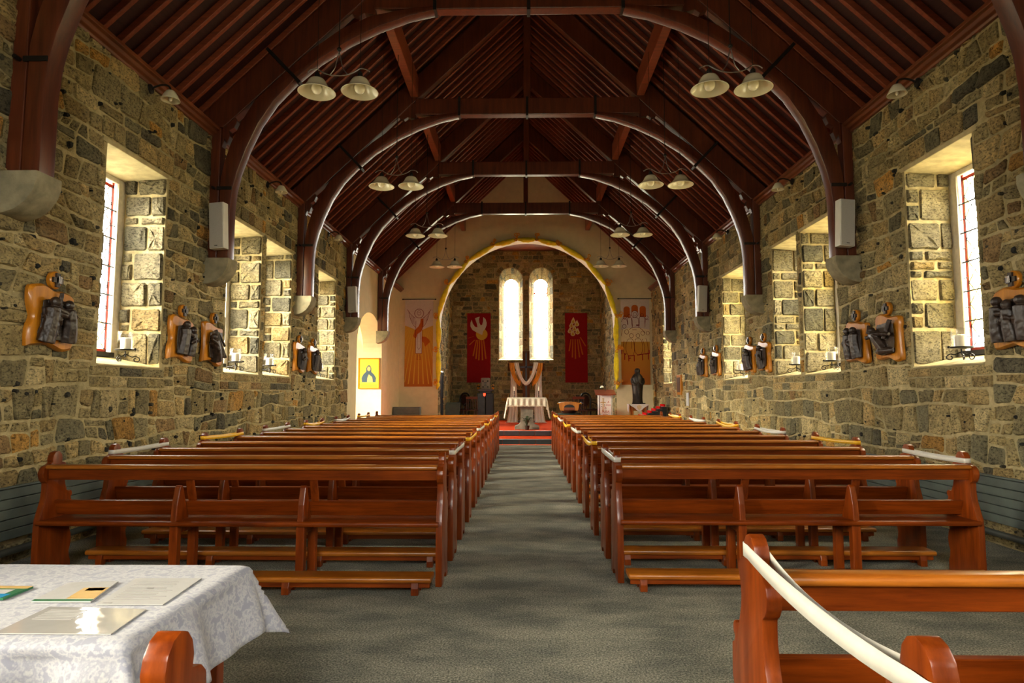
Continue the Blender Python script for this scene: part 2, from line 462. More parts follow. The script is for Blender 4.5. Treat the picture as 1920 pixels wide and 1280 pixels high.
def lay_stones(parent, jobs, limit=300, tint=(1, 1, 1)):
    """jobs = (frame, polygon, rnd, heights, inset); the stones that show largest become parts, the rest one mass of stones"""
    ranked = []
    for fr, poly, rnd, h, ins in jobs:
        jamb = h == (.022, .05)
        g = stone_geo(fr, poly, rnd, h, ins, PALJ if jamb else None)
        g = (g[0], g[1], tuple(a*b for a, b in zip(g[2], tint)))
        ranked.append((seen_size([fr.p(*p) for p in poly], fr.N)*area(poly), g, jamb))
    ranked.sort(key=lambda t: -t[0])
    rest = MB(); rj = MB()
    for i, (sz, g, jamb) in enumerate(ranked):
        if i < limit and sz > 0:
            MB().add(*g).obj('stone', M['jamb' if jamb else 'stone'], parent, col=True)
        else: (rj if jamb else rest).add(*g)
    if rj.v: stuff(rj.obj('jamb_stones', M['jamb'], parent, col=True))
    if rest.v: stuff(rest.obj('rubble_stones', M['stone'], parent, col=True))
def wall_grid(fr, U0, U1, V0, V1, openings, mb=None, d=0, step=99):
    mb = mb or MB()
    us = sorted({U0, U1, *[o[0] for o in openings], *[o[1] for o in openings]}); us = [u for u in us if U0 <= u <= U1]
    vv = sorted({V0, V1, *[o[2] for o in openings], *[o[3] for o in openings]}); vv = [v for v in vv if V0 <= v <= V1]
    for a, b in zip(us, us[1:]):
        for c, e in zip(vv, vv[1:]):
            m = ((a+b)/2, (c+e)/2)
            if any(o[0] < m[0] < o[1] and o[2] < m[1] < o[3] for o in openings): continue
            mb.add([fr.p(a, c, d), fr.p(b, c, d), fr.p(b, e, d), fr.p(a, e, d)], [(0, 1, 2, 3)])
    return mb

WX = 4.2; WALLTOP = 4.845; YB = -4.0; YE = 21.2
SILL, HEAD = 1.65, 3.83
WINL = [(6.1, 7.17), (8.72, 9.88), (10.05, 11.2), (12.68, 13.88)]
WINR = [(6.0, 7.08), (8.70, 9.78), (9.95, 10.93), (12.28, 13.70), (18.5, 19.6)]
WINFILL = [(-0.6, 0.6), (-3.2, -2.2)]        # unseen windows behind the camera, added to light the near end
REV = .48
windows = []
wcount = 0
def diamond_cells(U0, U1, V0, V1, du, dv):
    cells = []
    nu = int((U1-U0)/du)+3; nv = int((V1-V0)/dv)+3
    for j in range(-1, 2*nv):
        for i in range(-1, nu):
            cu = U0+(i+(.5 if j % 2 else 0))*du; cv = V0+j*dv/2
            q = [(cu-du/2, cv), (cu, cv-dv/2), (cu+du/2, cv), (cu, cv+dv/2)]
            for h in ((1, 0, U1), (-1, 0, -U0), (0, 1, V1), (0, -1, -V0)):
                q = clip_half(q, *h)
                if len(q) < 3: break
            if len(q) >= 3 and area(q) > 2e-4: cells.append(q)
    return cells
def side_window(fr, a, b, n, near, seen=True):
    """fr: wall frame, u along the nave, N into the room; the window fills a splay-sided opening a..b"""
    D = -REV
    root = None
    e = structure(empty('window_%d' % n, fr.p((a+b)/2, SILL)))
    loc = e.location.copy()
    f2 = Frame(fr.O-loc, fr.U, fr.V, fr.N)
    g = .12
    s0, s1, v0, v1 = a+g, b-g, SILL+.16, HEAD-.10
    # pale stone surround just in front of the glass
    mb = MB()
    for (x0, x1, y0, y1) in ((a-.02, s0, SILL, HEAD+.02), (s1, b+.02, SILL, HEAD+.02), (s0, s1, v1, HEAD+.02)):
        P = [f2.p(u, v, d) for d in (D-.13, D) for u, v in ((x0, y0), (x1, y0), (x1, y1), (x0, y1))]
        mb.add(P, [(3, 2, 1, 0), (4, 5, 6, 7), (0, 1, 5, 4), (1, 2, 6, 5), (2, 3, 7, 6), (3, 0, 4, 7)])
    mb.obj('surround', M['surround'], e, bevel=.012)
    # sloping sill slab and flat lintel soffit
    mb = MB()
    P = [f2.p(a+.005, SILL-.022, .022), f2.p(b-.005, SILL-.022, .022), f2.p(b-.005, SILL-.005, .022), f2.p(a+.005, SILL-.005, .022),
         f2.p(a+.005, SILL-.055, D-.13), f2.p(b-.005, SILL-.055, D-.13), f2.p(b-.005, v0-.03, D-.13), f2.p(a+.005, v0-.03, D-.13)]
    mb.add(P, [(0, 1, 2, 3), (7, 6, 5, 4), (3, 2, 6, 7), (4, 5, 1, 0), (1, 5, 6, 2), (4, 0, 3, 7)])
    mb.obj('sill', M['slab'], e, bevel=.01)
    mb = MB()
    P = [f2.p(a-.08, HEAD, .015), f2.p(b+.08, HEAD, .015), f2.p(b+.08, HEAD+.05, .015), f2.p(a-.08, HEAD+.05, .015),
         f2.p(a-.08, HEAD-.05, D-.05), f2.p(b+.08, HEAD-.05, D-.05), f2.p(b+.08, HEAD+.05, D-.05), f2.p(a-.08, HEAD+.05, D-.05)]
    mb.add(P, [(0, 1, 2, 3), (7, 6, 5, 4), (3, 2, 6, 7), (4, 5, 1, 0), (1, 5, 6, 2), (4, 0, 3, 7)])
    mb.obj('lintel', M['slab'], e, bevel=.008)
    # dark ledge under the glass, red border, leads, panes
    mb = MB()
    P = [f2.p(u, v, d) for d in (D-.10, D+.02) for u, v in ((s0-.03, v0-.05), (s1+.03, v0-.05), (s1+.03, v0), (s0-.03, v0))]
    mb.add(P, [(3, 2, 1, 0), (4, 5, 6, 7), (0, 1, 5, 4), (1, 2, 6, 5), (2, 3, 7, 6), (3, 0, 4, 7)])
    mb.obj('ledge', M['lead'], e)
    zg = D-.04
    def strip(x0, x1, y0, y1, d0, d1, m_):
        P = [f2.p(u, v, d) for d in (d0, d1) for u, v in ((x0, y0), (x1, y0), (x1, y1), (x0, y1))]
        m_.add(P, [(3, 2, 1, 0), (4, 5, 6, 7), (0, 1, 5, 4), (1, 2, 6, 5), (2, 3, 7, 6), (3, 0, 4, 7)])
    bw = .03
    mb = MB()
    for q in ((s0+.03, s0+.03+bw, v0, v1), (s1-.03-bw, s1-.03, v0, v1), (s0+.03, s1-.03, v0, v0+bw), (s0+.03, s1-.03, v1-bw-.03, v1-.03)):
        strip(*q, zg-.006, zg+.006, mb)
    mb.obj('glass_border', M['redglass'], e)
    mb = MB()
    for k in range(1, 6):
        v = v0+(v1-v0)*k/6
        mb.tube([f2.p(s0, v, zg+.02), f2.p(s1, v, zg+.02)], .008, 6)
        mb.tube([f2.p(s0, v-.17, zg+.012), f2.p(s0+.06, v-.17, zg+.012)], .005, 4)
        mb.tube([f2.p(s1, v-.17, zg+.012), f2.p(s1-.06, v-.17, zg+.012)], .005, 4)
    mb.obj('saddle_bar', M['lead'], e)
    i0, i1, j0, j1 = s0+.03+bw, s1-.03-bw, v0+bw, v1-bw-.03
    rr = random.Random(n*7)
    if seen:
        cells = diamond_cells(i0, i1, j0, j1, (i1-i0)/3.5, .235)
        lead = MB(); clear = MB(); yel = MB()
        for q in cells:
            P = [f2.p(u, v, zg) for u, v in q]
            for i in range(len(P)):
                if (P[i]-P[(i+1) % len(P)]).length > .03: lead.tube([P[i], P[(i+1) % len(P)]], .005, 4, cap=False)
            y = rr.random() < (.42 if fr.N.x < 0 else .1)
            if near: MB().add(P, [tuple(range(len(P)))]).obj('pane', M['glassy' if y else 'glass'], e)
            else: (yel if y else clear).add(P, [tuple(range(len(P)))])
        lead.obj('lead_came', M['lead'], e)
        if clear.v: stuff(clear.obj('panes', M['glass'], e))
        if yel.v: stuff(yel.obj('panes', M['glassy'], e))
        mb = MB()
        for q in ((s0, s0+.03, v0, v1), (s1-.03, s1, v0, v1), (s0+.03, s1-.03, v1-.03, v1)):
            mb.add([f2.p(u, v, zg) for u, v in ((q[0], q[2]), (q[1], q[2]), (q[1], q[3]), (q[0], q[3]))], [(0, 1, 2, 3)])
        mb.obj('edge_pane', M['glass'], e)
    else:
        MB().add([f2.p(u, v, zg) for u, v in ((s0, v0), (s1, v0), (s1, v1), (s0, v1))], [(0, 1, 2, 3)]).obj('pane', M['glass'], e)
    portal(fr.p((a+b)/2, (v0+v1)/2, zg-.05), fr.N, s1-s0, v1-v0)
    return e
def reveal_jobs(fr, a, b, rnd, which):
    """mortar faces and big rough stones on the jambs of an opening"""
    mb = MB(); jobs = []
    fa = Frame(fr.p(a, 0, 0), -fr.N, fr.V, fr.U); fb = Frame(fr.p(b, 0, 0), -fr.N, fr.V, -fr.U)
    for f_ in (fa, fb):
        mb.add([f_.p(-.0, SILL-.03), f_.p(REV, SILL-.03), f_.p(REV, HEAD+.02), f_.p(0, HEAD+.02)], [(0, 1, 2, 3)])
        v = SILL+.01; k = rnd.randint(0, 1)
        while v < HEAD-.1:
            h = rnd.uniform(.24, .40) if rnd.random() < .75 else rnd.uniform(.09, .14)
            v2 = min(HEAD, v+h)
            if HEAD-v2 < .1: v2 = HEAD
            cut = rnd.uniform(.25, .40)*REV if k % 2 else rnd.uniform(.6, .78)*REV
            k += 1
            for (x0, x1) in ((-.005, cut), (cut, REV)):
                if (x1-x0) < .16 and v2-v > .22 and rnd.random() < .6:
                    m_ = (v+v2)/2+rnd.uniform(-.05, .05)
                    qs = [(x0, x1, v, m_), (x0, x1, m_, v2)]
                else: qs = [(x0, x1, v, v2)]
                for q in qs:
                    poly = [(q[0], q[2]), ((q[0]+q[1])/2, q[2]), (q[1], q[2]), (q[1], q[3]), ((q[0]+q[1])/2, q[3]), (q[0], q[3])]
                    jobs.append((f_, soften(poly, rnd, .011, .2), rnd, (.022, .05), .035))
            v = v2
    return mb, jobs
def pebbles(fr, U0, U1, V0, V1, n, rnd, openings):
    mb = MB()
    for _ in range(n):
        u, v = rnd.uniform(U0, U1), rnd.uniform(V0, V1)
        if any(o[0]-.05 < u < o[1]+.05 and o[2]-.05 < v < o[3]+.05 for o in openings): continue
        r = rnd.uniform(.014, .034); k = rnd.uniform(.6, 1.2); a0 = rnd.uniform(0, 6)
        ring = [(u+r*math.cos(a0+i*PI/3)*rnd.uniform(.8, 1.2), v+r*k*math.sin(a0+i*PI/3)*rnd.uniform(.8, 1.2)) for i in range(6)]
        vs = [fr.p(a, b, .0) for a, b in ring]+[fr.p(u+(a-u)*.7, v+(b-v)*.7, .034) for a, b in ring]
        s_ = rnd.uniform(.6, 1.5)
        mb.add(vs, [(i, (i+1) % 6, (i+1) % 6+6, i+6) for i in range(6)]+[tuple(range(6, 12))], (.035*s_, .034*s_, .028*s_))
    return mb
def nave_wall(side, wins, y1, seed):
    rnd = random.Random(seed)
    fr = Frame((side*WX, 0, 0), (0, 1, 0), (0, 0, 1), (-side, 0, 0))
    ops = [(a, b, SILL, HEAD) for a, b in wins+WINFILL]
    base = wall_grid(fr, YB, y1, -.02, WALLTOP, ops)
    jobs = []
    for a, b in wins+WINFILL:
        m_, j_ = reveal_jobs(fr, a, b, rnd, None)
        base.add(m_.v, m_.f); jobs += j_ if a > 4 else []
    base.add([fr.p(YB, WALLTOP), fr.p(y1, WALLTOP), fr.p(y1, WALLTOP, -.6), fr.p(YB, WALLTOP, -.6)], [(0, 1, 2, 3)])     # ledge on top of the wall
    wall = structure(base.obj('wall_left' if side < 0 else 'wall_right', M['mortar']))
    ops2 = [(a-.03, b+.03, SILL-.06, HEAD+.05) for a, b in wins+WINFILL]
    # long flat stones over the heads and thin courses under the sills
    for a, b in wins:
        for (v0, v1, hw) in ((HEAD+.055, HEAD+.27, (.16, .34)), (SILL-.12, SILL-.028, (.3, .55)), (SILL-.24, SILL-.125, (.25, .5))):
            u = a-.1
            while u < b+.08:
                u2 = min(b+.1, u+rnd.uniform(*hw))
                if b+.1-u2 < .1: u2 = b+.1
                jobs.append((fr, soften([(u, v0), (u2, v0), (u2, v1), (u, v1)], rnd, .012, .12), rnd, (.012, .026), .012))
                u = u2
            ops2.append((a-.1, b+.1, v0-.005, v1+.005))
    for c in rubble(3.6, y1-.03, .0, 4.82, rnd):
        for o in ops2:
            c = cut_opening(c, o)
            if len(c) < 3: break
        if len(c) >= 3 and area(c) > .0035:
            c = soften(c, rnd, .0105, .22)
            jobs.append((fr, c, rnd, (.010, .034), .026))
    lay_stones(wall, jobs)
    stuff(pebbles(fr, 4.5, y1-.1, .1, 4.8, 420, rnd, ops2).obj('pinning_stones', M['stone'], wall, col=True))
    return wall, fr
wall_left, frL = nave_wall(-1, WINL, 14.95, 11)
wall_right, frR = nave_wall(1, WINR, YE, 23)
n_ = 0
for fr, wins in ((frL, WINL), (frR, WINR)):
    for a, b in wins:
        n_ += 1; windows.append(side_window(fr, a, b, n_, a < 7.5))
for fr in (frL, frR):
    for a, b in WINFILL:
        n_ += 1; side_window(fr, a, b, n_, False, seen=False)

# dado boarding and the heating pipe below it
for side, y1, wl in ((-1, 14.9, 'left'), (1, 20.6, 'right')):
    x0 = side*WX; xi = side*(WX-.055)
    e = structure(empty('baseboard_'+wl, (x0, (3.6+y1)/2, .2)))
    for k in range(5):
        z0, z1 = .205+k*.08, .205+(k+1)*.08-.006
        cuts = [3.6, 6.3, 9.1, 12.0, y1]
        for a, b in zip(cuts, cuts[1:]):
            MB().bb(min(x0, xi)-x0, max(x0, xi)-x0, a-e.location.y+.002, b-e.location.y-.002, z0-.2, z1-.2).obj('board', M['dado'], e, bevel=.004, bseg=1)
    MB().bb(min(x0, xi)-x0-(0 if side > 0 else 0), max(x0, xi)-x0, 3.6-e.location.y, y1-e.location.y, .41-.005, .425-.005).obj('cap_rail', M['dado'], e, bevel=.004)
    MB().tube([(side*(WX-.10)-x0, 3.6-e.location.y, -.075), (side*(WX-.10)-x0, y1-e.location.y, -.075)], .028, 10).obj('heating_pipe', M['pipe'], e, smooth=True)

# ------------------------------------------------------------------ floor, steps, sanctuary
fl = MB().add([(-4.4, YB, 0), (4.4, YB, 0), (4.4, 17.0, 0), (-4.4, 17.0, 0)], [(0, 1, 2, 3)])
floor = structure(fl.obj('floor', M['carpet']))
DX0, DX1 = -7.2, 4.35
MB().bb(DX0, DX1, 17.02, 26.0, -.02, .146).obj('lower_step', M['redcarpet'], floor)
MB().bb(DX0, DX1, 18.27, 26.0, .14, .30).obj('sanctuary_carpet', M['redcarpet'], floor)
for (y, z0, z1) in ((17.0, .0, .135), (18.25, .152, .285)):
    x = -4.15
    while x < 4.1:
        x2 = min(4.15, x+.44)
        MB().bb(x+.004, x2-.004, y-.012, y+.02, z0+.004, z1).obj('riser_tile', M['tile'], floor, bevel=.003, bseg=1)
        x = x2
    MB().bb(-4.15, 4.15, y-.025, y+.03, z1+.002, z1+.016).obj('step_nosing', M['nosing'], floor, bevel=.004)

# ------------------------------------------------------------------ plaster walls: side-chapel arch on the left, chancel arch ahead
def arch_pts(c, r, spring, rise, n=28):
    return [(c-r*math.cos(PI*i/n), spring+rise*math.sin(PI*i/n)) for i in range(n+1)]
fp = Frame((-WX, 0, 0), (0, 1, 0), (0, 0, 1), (1, 0, 0))
AY0, AY1, ASP, ARISE = 15.75, 18.55, 2.55, .97
ap = arch_pts((AY0+AY1)/2, (AY1-AY0)/2, ASP, ARISE, 24)
mb = MB()
wall_grid(fp, 14.95, AY0, -.02, WALLTOP, [], mb); wall_grid(fp, AY1, YE, -.02, WALLTOP, [], mb)
for p, q in zip(ap, ap[1:]):
    mb.add([fp.p(*p), fp.p(*q), fp.p(q[0], WALLTOP), fp.p(p[0], WALLTOP)], [(0, 1, 2, 3)])
T = .55
mb.add([fp.p(14.95, WALLTOP), fp.p(YE, WALLTOP), fp.p(YE, WALLTOP, -.6), fp.p(14.95, WALLTOP, -.6)], [(0, 1, 2, 3)])
for p, q in zip([(AY0, 0)]+ap, ap+[(AY1, 0)]):
    mb.add([fp.p(*p), fp.p(*q), fp.p(*q, -T), fp.p(*p, -T)], [(3, 2, 1, 0)])
mb.add([(-4.2, 14.95, -.02), (-4.2, 14.95, WALLTOP), (-4.32, 14.95, WALLTOP), (-4.32, 14.95, -.02)], [(0, 1, 2, 3)])
wall_chapel = structure(mb.obj('wall_chapel', M['plaster'], merge=True))
# the chapel behind the arch: back wall with a tall window, end wall carrying the picture
mb = MB()
CX = -7.0; cy0, cy1 = 14.4, 18.55; zt = 3.9
mb.add([(-WX-T, cy1, 0), (CX, cy1, 0), (CX, cy1, zt), (-WX-T, cy1, zt)], [(0, 1, 2, 3)])
mb.add([(-WX-T, cy0, 0), (CX, cy0, 0), (CX, cy0, zt), (-WX-T, cy0, zt)], [(3, 2, 1, 0)])
mb.add([(CX, cy0, zt), (CX, cy1, zt), (-WX-T, cy1, zt), (-WX-T, cy0, zt)], [(0, 1, 2, 3)])
mb.add([(-WX-T, cy0, 0), (-WX-T, AY0, 0), (-WX-T, AY0, zt), (-WX-T, cy0, zt)], [(0, 1, 2, 3)])
fc = Frame((CX, 0, 0), (0, 1, 0), (0, 0, 1), (1, 0, 0))
cw = (15.4, 17.2, 1.2, 3.2)
wall_grid(fc, cy0, cy1, 0, zt, [cw], mb)
structure(mb.obj('wall_chapel_inner', M['plaster']))
structure(MB().add([(CX, cy0, .005), (-WX+.1, cy0, .005), (-WX+.1, 17.0, .005), (CX, 17.0, .005)], [(0, 1, 2, 3)]).obj('floor_chapel', M['carpet']))
n_ += 1
structure(MB().add([(CX, cw[0], cw[2]), (CX, cw[1], cw[2]), (CX, cw[1], cw[3]), (CX, cw[0], cw[3])], [(0, 1, 2, 3)]).obj('window_%d' % n_, M['glass']))
portal((CX-.05, (cw[0]+cw[1])/2, (cw[2]+cw[3])/2), (1, 0, 0), cw[1]-cw[0], cw[3]-cw[2])

RIDGE, SLOPE = 9.20, .96            # underside of the common rafters
def roof(x): return RIDGE-SLOPE*abs(x)
ff = Frame((0, YE, 0), (1, 0, 0), (0, 0, 1), (0, -1, 0))
ACX, AR, ASPR = .05, 2.95, 3.55
ca = arch_pts(ACX, AR, ASPR, AR, 40)
mb = MB()
BH = .14
for a, b in ((-WX, ACX-AR), (ACX+AR, WX)):
    mb.add([ff.p(a, 0), ff.p(b, 0), ff.p(b, roof(b)+BH), ff.p(a, roof(a)+BH)], [(0, 1, 2, 3)])
for s in (-1, 1):
    mb.add([ff.p(s*WX, WALLTOP), ff.p(s*4.8, WALLTOP), ff.p(s*WX, roof(WX)+BH)], [(0, 1, 2)])
xs = sorted([p[0] for p in ca]+[0.0])
def cz(x): return ASPR+math.sqrt(max(0, AR*AR-(x-ACX)**2))
for a, b in zip(xs, xs[1:]):
    mb.add([ff.p(a, cz(a)), ff.p(b, cz(b)), ff.p(b, roof(b)+BH), ff.p(a, roof(a)+BH)], [(0, 1, 2, 3)])
wall_front = structure(mb.obj('wall_front', M['plaster'], merge=True))
mb = MB()
AT = .60
for p, q in zip(ca, ca[1:]):
    mb.add([ff.p(*p), ff.p(*q), ff.p(*q, -AT), ff.p(*p, -AT)], [(3, 2, 1, 0)])
    mb.add([ff.p(*p, -AT), ff.p(*q, -AT), ff.p(q[0], 7.2, -AT), ff.p(p[0], 7.2, -AT)], [(3, 2, 1, 0)])
mb.obj('arch_soffit', M['cream'], wall_front, smooth='all')

# chancel of stone behind the arch
CY = 25.4; CL, CR = ACX-AR, ACX+AR; CT = 7.05
rnd = random.Random(5)
def chancel_side(name, x, s):
    fr = Frame((x, 0, 0), (0, 1, 0), (0, 0, 1), (s, 0, 0))
    ops = [(21.75, 22.6, .3, 2.1)] if s > 0 else []
    wl = structure(wall_grid(fr, YE, CY, .2, CT, ops).obj(name, M['mortar']))
    jobs = []
    for c in rubble(YE, CY, .3, CT, rnd, (.12, .26), (.14, .5)):
        if c[0][1] > ASPR-.2 and c[0][0] < YE+AT+.05: continue
        for o in ops:
            c = cut_opening(c, (o[0]-.04, o[1]+.04, o[2], o[3]+.06))
            if len(c) < 3: break
        if len(c) >= 3: jobs.append((fr, soften(c, rnd, .014, .2), rnd, (.012, .034), .02))
    lay_stones(wl, jobs, 120, (.92, 1.0, 1.0))
    return fr
fcl = chancel_side('wall_chancel_left', CL, 1)
fcr = chancel_side('wall_chancel_right', CR, -1)
d_ = structure(empty('door_1', (CL, 22.17, .3)))
MB().bb(-.10, -.02, -.42, .42, 0, 1.8).obj('door_leaf', M['black'], d_, bevel=.01)
for y in (-.40, .40): MB().bb(-.08, .01, y-.03, y+.03, 0, 1.8).obj('door_frame', M['black'], d_, bevel=.005)
MB().ball((.02, .33, .85), .03).obj('door_handle', M['gold'], d_, smooth='all')
# east wall with the two lancets
fe = Frame((0, CY, 0), (1, 0, 0), (0, 0, 1), (0, -1, 0))
LW = [(-.565, 'S'), (.635, 'V')]
OW, GW = .485, .285          # half widths of the splay and of the glass
OB, GB, OS, GS = 2.67, 2.86, 5.90, 5.70
def lancet(c, hw, bot, spr, n=10):
    return [(c-hw, bot), (c-hw, spr)]+[(c-hw*math.cos(PI*i/n), spr+hw*math.sin(PI*i/n)) for i in range(1, n)]+[(c+hw, spr), (c+hw, bot)]
ops = []
for c, ch in LW:
    ops += [(c-OW, c+OW, OB, OS)]
mb = MB(); wall_grid(fe, CL, CR, .2, CT, [(c-OW, c+OW, OB, OS+OW) for c, ch in LW], mb)
for c, ch in LW:
    pts = [(c-OW*math.cos(PI*i/12), OS+OW*math.sin(PI*i/12)) for i in range(13)]
    for p, q in zip(pts, pts[1:]):
        mb.add([fe.p(*p), fe.p(*q), fe.p(q[0], OS+OW), fe.p(p[0], OS+OW)], [(0, 1, 2, 3)])
wall_east = structure(mb.obj('wall_chancel_east', M['mortar']))
jobs = []
cells = rubble(CL, CR, .3, CT, random.Random(77), (.11, .24), (.16, .55), split=.2, wave=.02)
ro = random.Random(78)
for c in cells:
    for cc, ch in LW:
        for o in ((cc-OW-.02, cc+OW+.02, OB-.02, OS), (cc-OW-.19, cc+OW+.19, OS-.02, OS+.36), (cc-.45, cc+.45, OS+.30, OS+OW+.20)):
            if len(c) >= 3: c = cut_opening(c, o)
    if len(c) >= 3 and area(c) > .004: jobs.append((fe, soften(c, ro, .012, .2), ro, (.010, .028), .02))
for cc, ch in LW:
    for i in range(13):
        a0, a1 = PI*(i+.06)/13, PI*(i+.94)/13; r0, r1 = OW+.01, OW+.18
        if ch == 'S' and a1 < .42: continue
        if ch == 'V' and a0 > PI-.42: continue
        poly = [(cc+r0*math.cos(a0), OS+r0*math.sin(a0)), (cc+r1*math.cos(a0), OS+r1*math.sin(a0)), (cc+r1*math.cos(a1), OS+r1*math.sin(a1)), (cc+r0*math.cos(a1), OS+r0*math.sin(a1))]
        jobs.append((fe, poly, ro, (.012, .02), .012))
lay_stones(wall_east, jobs, 300, (.88, 1.0, 1.02))
GD = -.5
M['goldglass'] = _glass('gold_glass', (1, .62, .10), .25)
for cc, ch in LW:
    n_ += 1
    e = structure(empty('window_%d' % n_, (cc, CY, OB)))
    f2 = Frame((-cc, 0, -OB), (1, 0, 0), (0, 0, 1), (0, -1, 0))
    f2 = Frame(Vector((0, CY, 0))-e.location, (1, 0, 0), (0, 0, 1), (0, -1, 0))
    o_ = lancet(cc, OW, OB, OS); g_ = lancet(cc, GW, GB, GS)
    def sub(pts):
        out = []
        for p, q in zip(pts, pts[1:]):
            L = math.hypot(q[0]-p[0], q[1]-p[1]); k = max(1, round(L/.27))
            out += [(p[0]+(q[0]-p[0])*i/k, p[1]+(q[1]-p[1])*i/k) for i in range(k)]
        return out+[pts[-1]]
    # the splayed reveal is built of small squared blocks
    nseg = 11
    def resample(pts, side):
        return pts
    so = [(cc-OW, OB+(OS-OB)*i/nseg) for i in range(nseg)]+[(cc-OW*math.cos(PI*i/12), OS+OW*math.sin(PI*i/12)) for i in range(13)]+[(cc+OW, OS-(OS-OB)*(i+1)/nseg) for i in range(nseg)]
    sg = [(cc-GW, max(GB, OB+(OS-OB)*i/nseg)) for i in range(nseg)]+[(cc-GW*math.cos(PI*i/12), GS+GW*math.sin(PI*i/12)) for i in range(13)]+[(cc+GW, max(GB, OS-(OS-OB)*(i+1)/nseg)) for i in range(nseg)]
    back = MB()
    for i in range(len(so)-1):
        A, B, C_, D_ = f2.p(*so[i], 0), f2.p(*so[i+1], 0), f2.p(*sg[i+1], GD), f2.p(*sg[i], GD)
        back.add([A, B, C_, D_], [(0, 1, 2, 3)])
        nn = (B-A).cross(D_-A).normalized()
        for (t0, t1) in ((.02, .5), (.53, .97)):
            col = ro.choices(_pc, _pw)[0]; kk = ro.uniform(.9, 1.4); col = tuple(min(1, x*kk) for x in col)
            def P(s_, t): return A.lerp(B, s_).lerp(D_.lerp(C_, s_), t)
            sh = .25 if i % 2 else -.0
            q = [P(.03, t0), P(.97, t0), P(.97, t1), P(.03, t1)]
            m_ = sum(q, Vector())/4
            side_n = nn if nn.dot(Vector((0, 0, (OB+OS)/2-OB))-m_) > 0 or True else -nn
            if (Vector((0, -.2, m_.z if m_.z < OS-OB else OS-OB))-m_).dot(nn) < 0: nn = -nn
            top = [p.lerp(m_, .08)+nn*.010 for p in q]
            MB().add(q+top, [(0, 1, 5, 4), (1, 2, 6, 5), (2, 3, 7, 6), (3, 0, 4, 7), (4, 5, 6, 7)], col).obj('reveal_stone', M['stone'], e, col=True)
    back.obj('reveal', M['mortar'], e)
    MB().add([f2.p(cc-OW, OB, .02), f2.p(cc+OW, OB, .02), f2.p(cc+GW, GB, GD), f2.p(cc-GW, GB, GD)], [(0, 1, 2, 3)]).obj('sill', M['slab'], e)
    gl = lancet(cc, GW, GB, GS, 14)
    MB().add([f2.p(*p, GD) for p in gl], [tuple(range(len(gl)))]).obj('pane', M['glass'], e)
    # red beaded border
    inn = lancet(cc, GW-.05, GB+.05, GS, 14)
    mb = MB(); pts = inn+[inn[0]]
    mb2 = MB()
    for p, q in zip(pts, pts[1:]):
        mb.tube([f2.p(*p, GD+.01), f2.p(*q, GD+.01)], .010, 4)
    for k in range(9):
        v = GB+.06+k*(GS-GB)/8
        for s_ in (-1, 1): mb2.box(f2.p(cc+s_*(GW-.05), v, GD+.012), (.045, .015, .055))
    mb.obj('border_line', M['redglass'], e); mb2.obj('border_square', M['redglass'], e)
    if ch == 'V':
        mb = MB()
        for z in (GS-.02, GS-.42): mb.bb(-GW, GW, -GD-.02, -GD, z-OB-.014, z-OB+.014)
        for x in (-GW+.015, GW-.015): mb.bb(x-.014, x+.014, -GD-.02, -GD, GS-.42-OB, GS-.02-OB)
        mb.obj('casement', M['orange'], e)
    fc_ = bpy.data.curves.new('letter', 'FONT'); fc_.body = ch; fc_.size = .34; fc_.align_x = 'CENTER'; fc_.offset = .006; fc_.materials.append(M['goldglass'])
    fo = text_mesh(fc_, e)
    fo.location = (0, -GD-.03, 4.62-OB); fo.rotation_euler = (PI/2, 0, 0)
    portal((cc, CY-GD+.08, (GB+GS)/2+.1), (0, -1, 0), 2*GW, GS-GB+.4)
structure(MB().add([(CL, YE+AT, CT), (CR, YE+AT, CT), (CR, CY, CT), (CL, CY, CT)], [(3, 2, 1, 0)]).obj('ceiling_chancel', M['rafter']))
stuff_floor = None

# end of the nave behind the photographer: plain wall, unseen west window added for fill light
fb = Frame((0, YB, 0), (1, 0, 0), (0, 0, 1), (0, 1, 0))
mb = MB(); wo_ = [(-.8, .8, 2.6, 5.0)]
wall_grid(fb, -4.8, 4.8, 0, 5.6, wo_, mb)
mb.add([fb.p(-4.8, 5.6), fb.p(4.8, 5.6), fb.p(0, RIDGE+.3)], [(0, 1, 2)])
structure(mb.obj('wall_back', M['mortar']))
n_ += 1
structure(MB().add([fb.p(-.8, 2.6), fb.p(.8, 2.6), fb.p(.8, 5.0), fb.p(-.8, 5.0)], [(0, 1, 2, 3)]).obj('window_%d' % n_, M['glass']))
portal((0, YB-.05, 3.8), (0, 1, 0), 1.6, 2.4)
# ------------------------------------------------------------------ roof: boards, common rafters, purlins, ridge
mb = MB()
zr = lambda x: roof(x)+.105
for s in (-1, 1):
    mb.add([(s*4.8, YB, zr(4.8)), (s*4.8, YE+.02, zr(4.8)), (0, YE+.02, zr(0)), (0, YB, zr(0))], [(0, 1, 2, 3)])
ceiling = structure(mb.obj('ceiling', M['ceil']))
meshes = {}
for s in (-1, 1):
    poly = [(s*4.53, roof(4.53)), (s*.03, roof(.03)), (s*.03, roof(.03)+.11), (s*4.6, roof(4.6)+.11)]
    meshes[s] = MB().prism(poly, 1, -.028, .028).mesh('rafter', M['rafter'], bevel=.006, bseg=1)
y = 3.3; k = 0
while y < 21.15:
    for s in (-1, 1):
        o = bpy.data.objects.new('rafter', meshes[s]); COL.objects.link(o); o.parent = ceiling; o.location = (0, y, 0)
    y += .285
for s in (-1, 1):
    MB().bb(s*2.08-.07, s*2.08+.07, 3.0, 21.18, 6.80, 7.19).obj('purlin', M['rafter'], ceiling, bevel=.015)
MB().bb(-.035, .035, 3.0, 21.18, 8.92, 9.22).obj('ridge_board', M['rafter'], ceiling, bevel=.01)
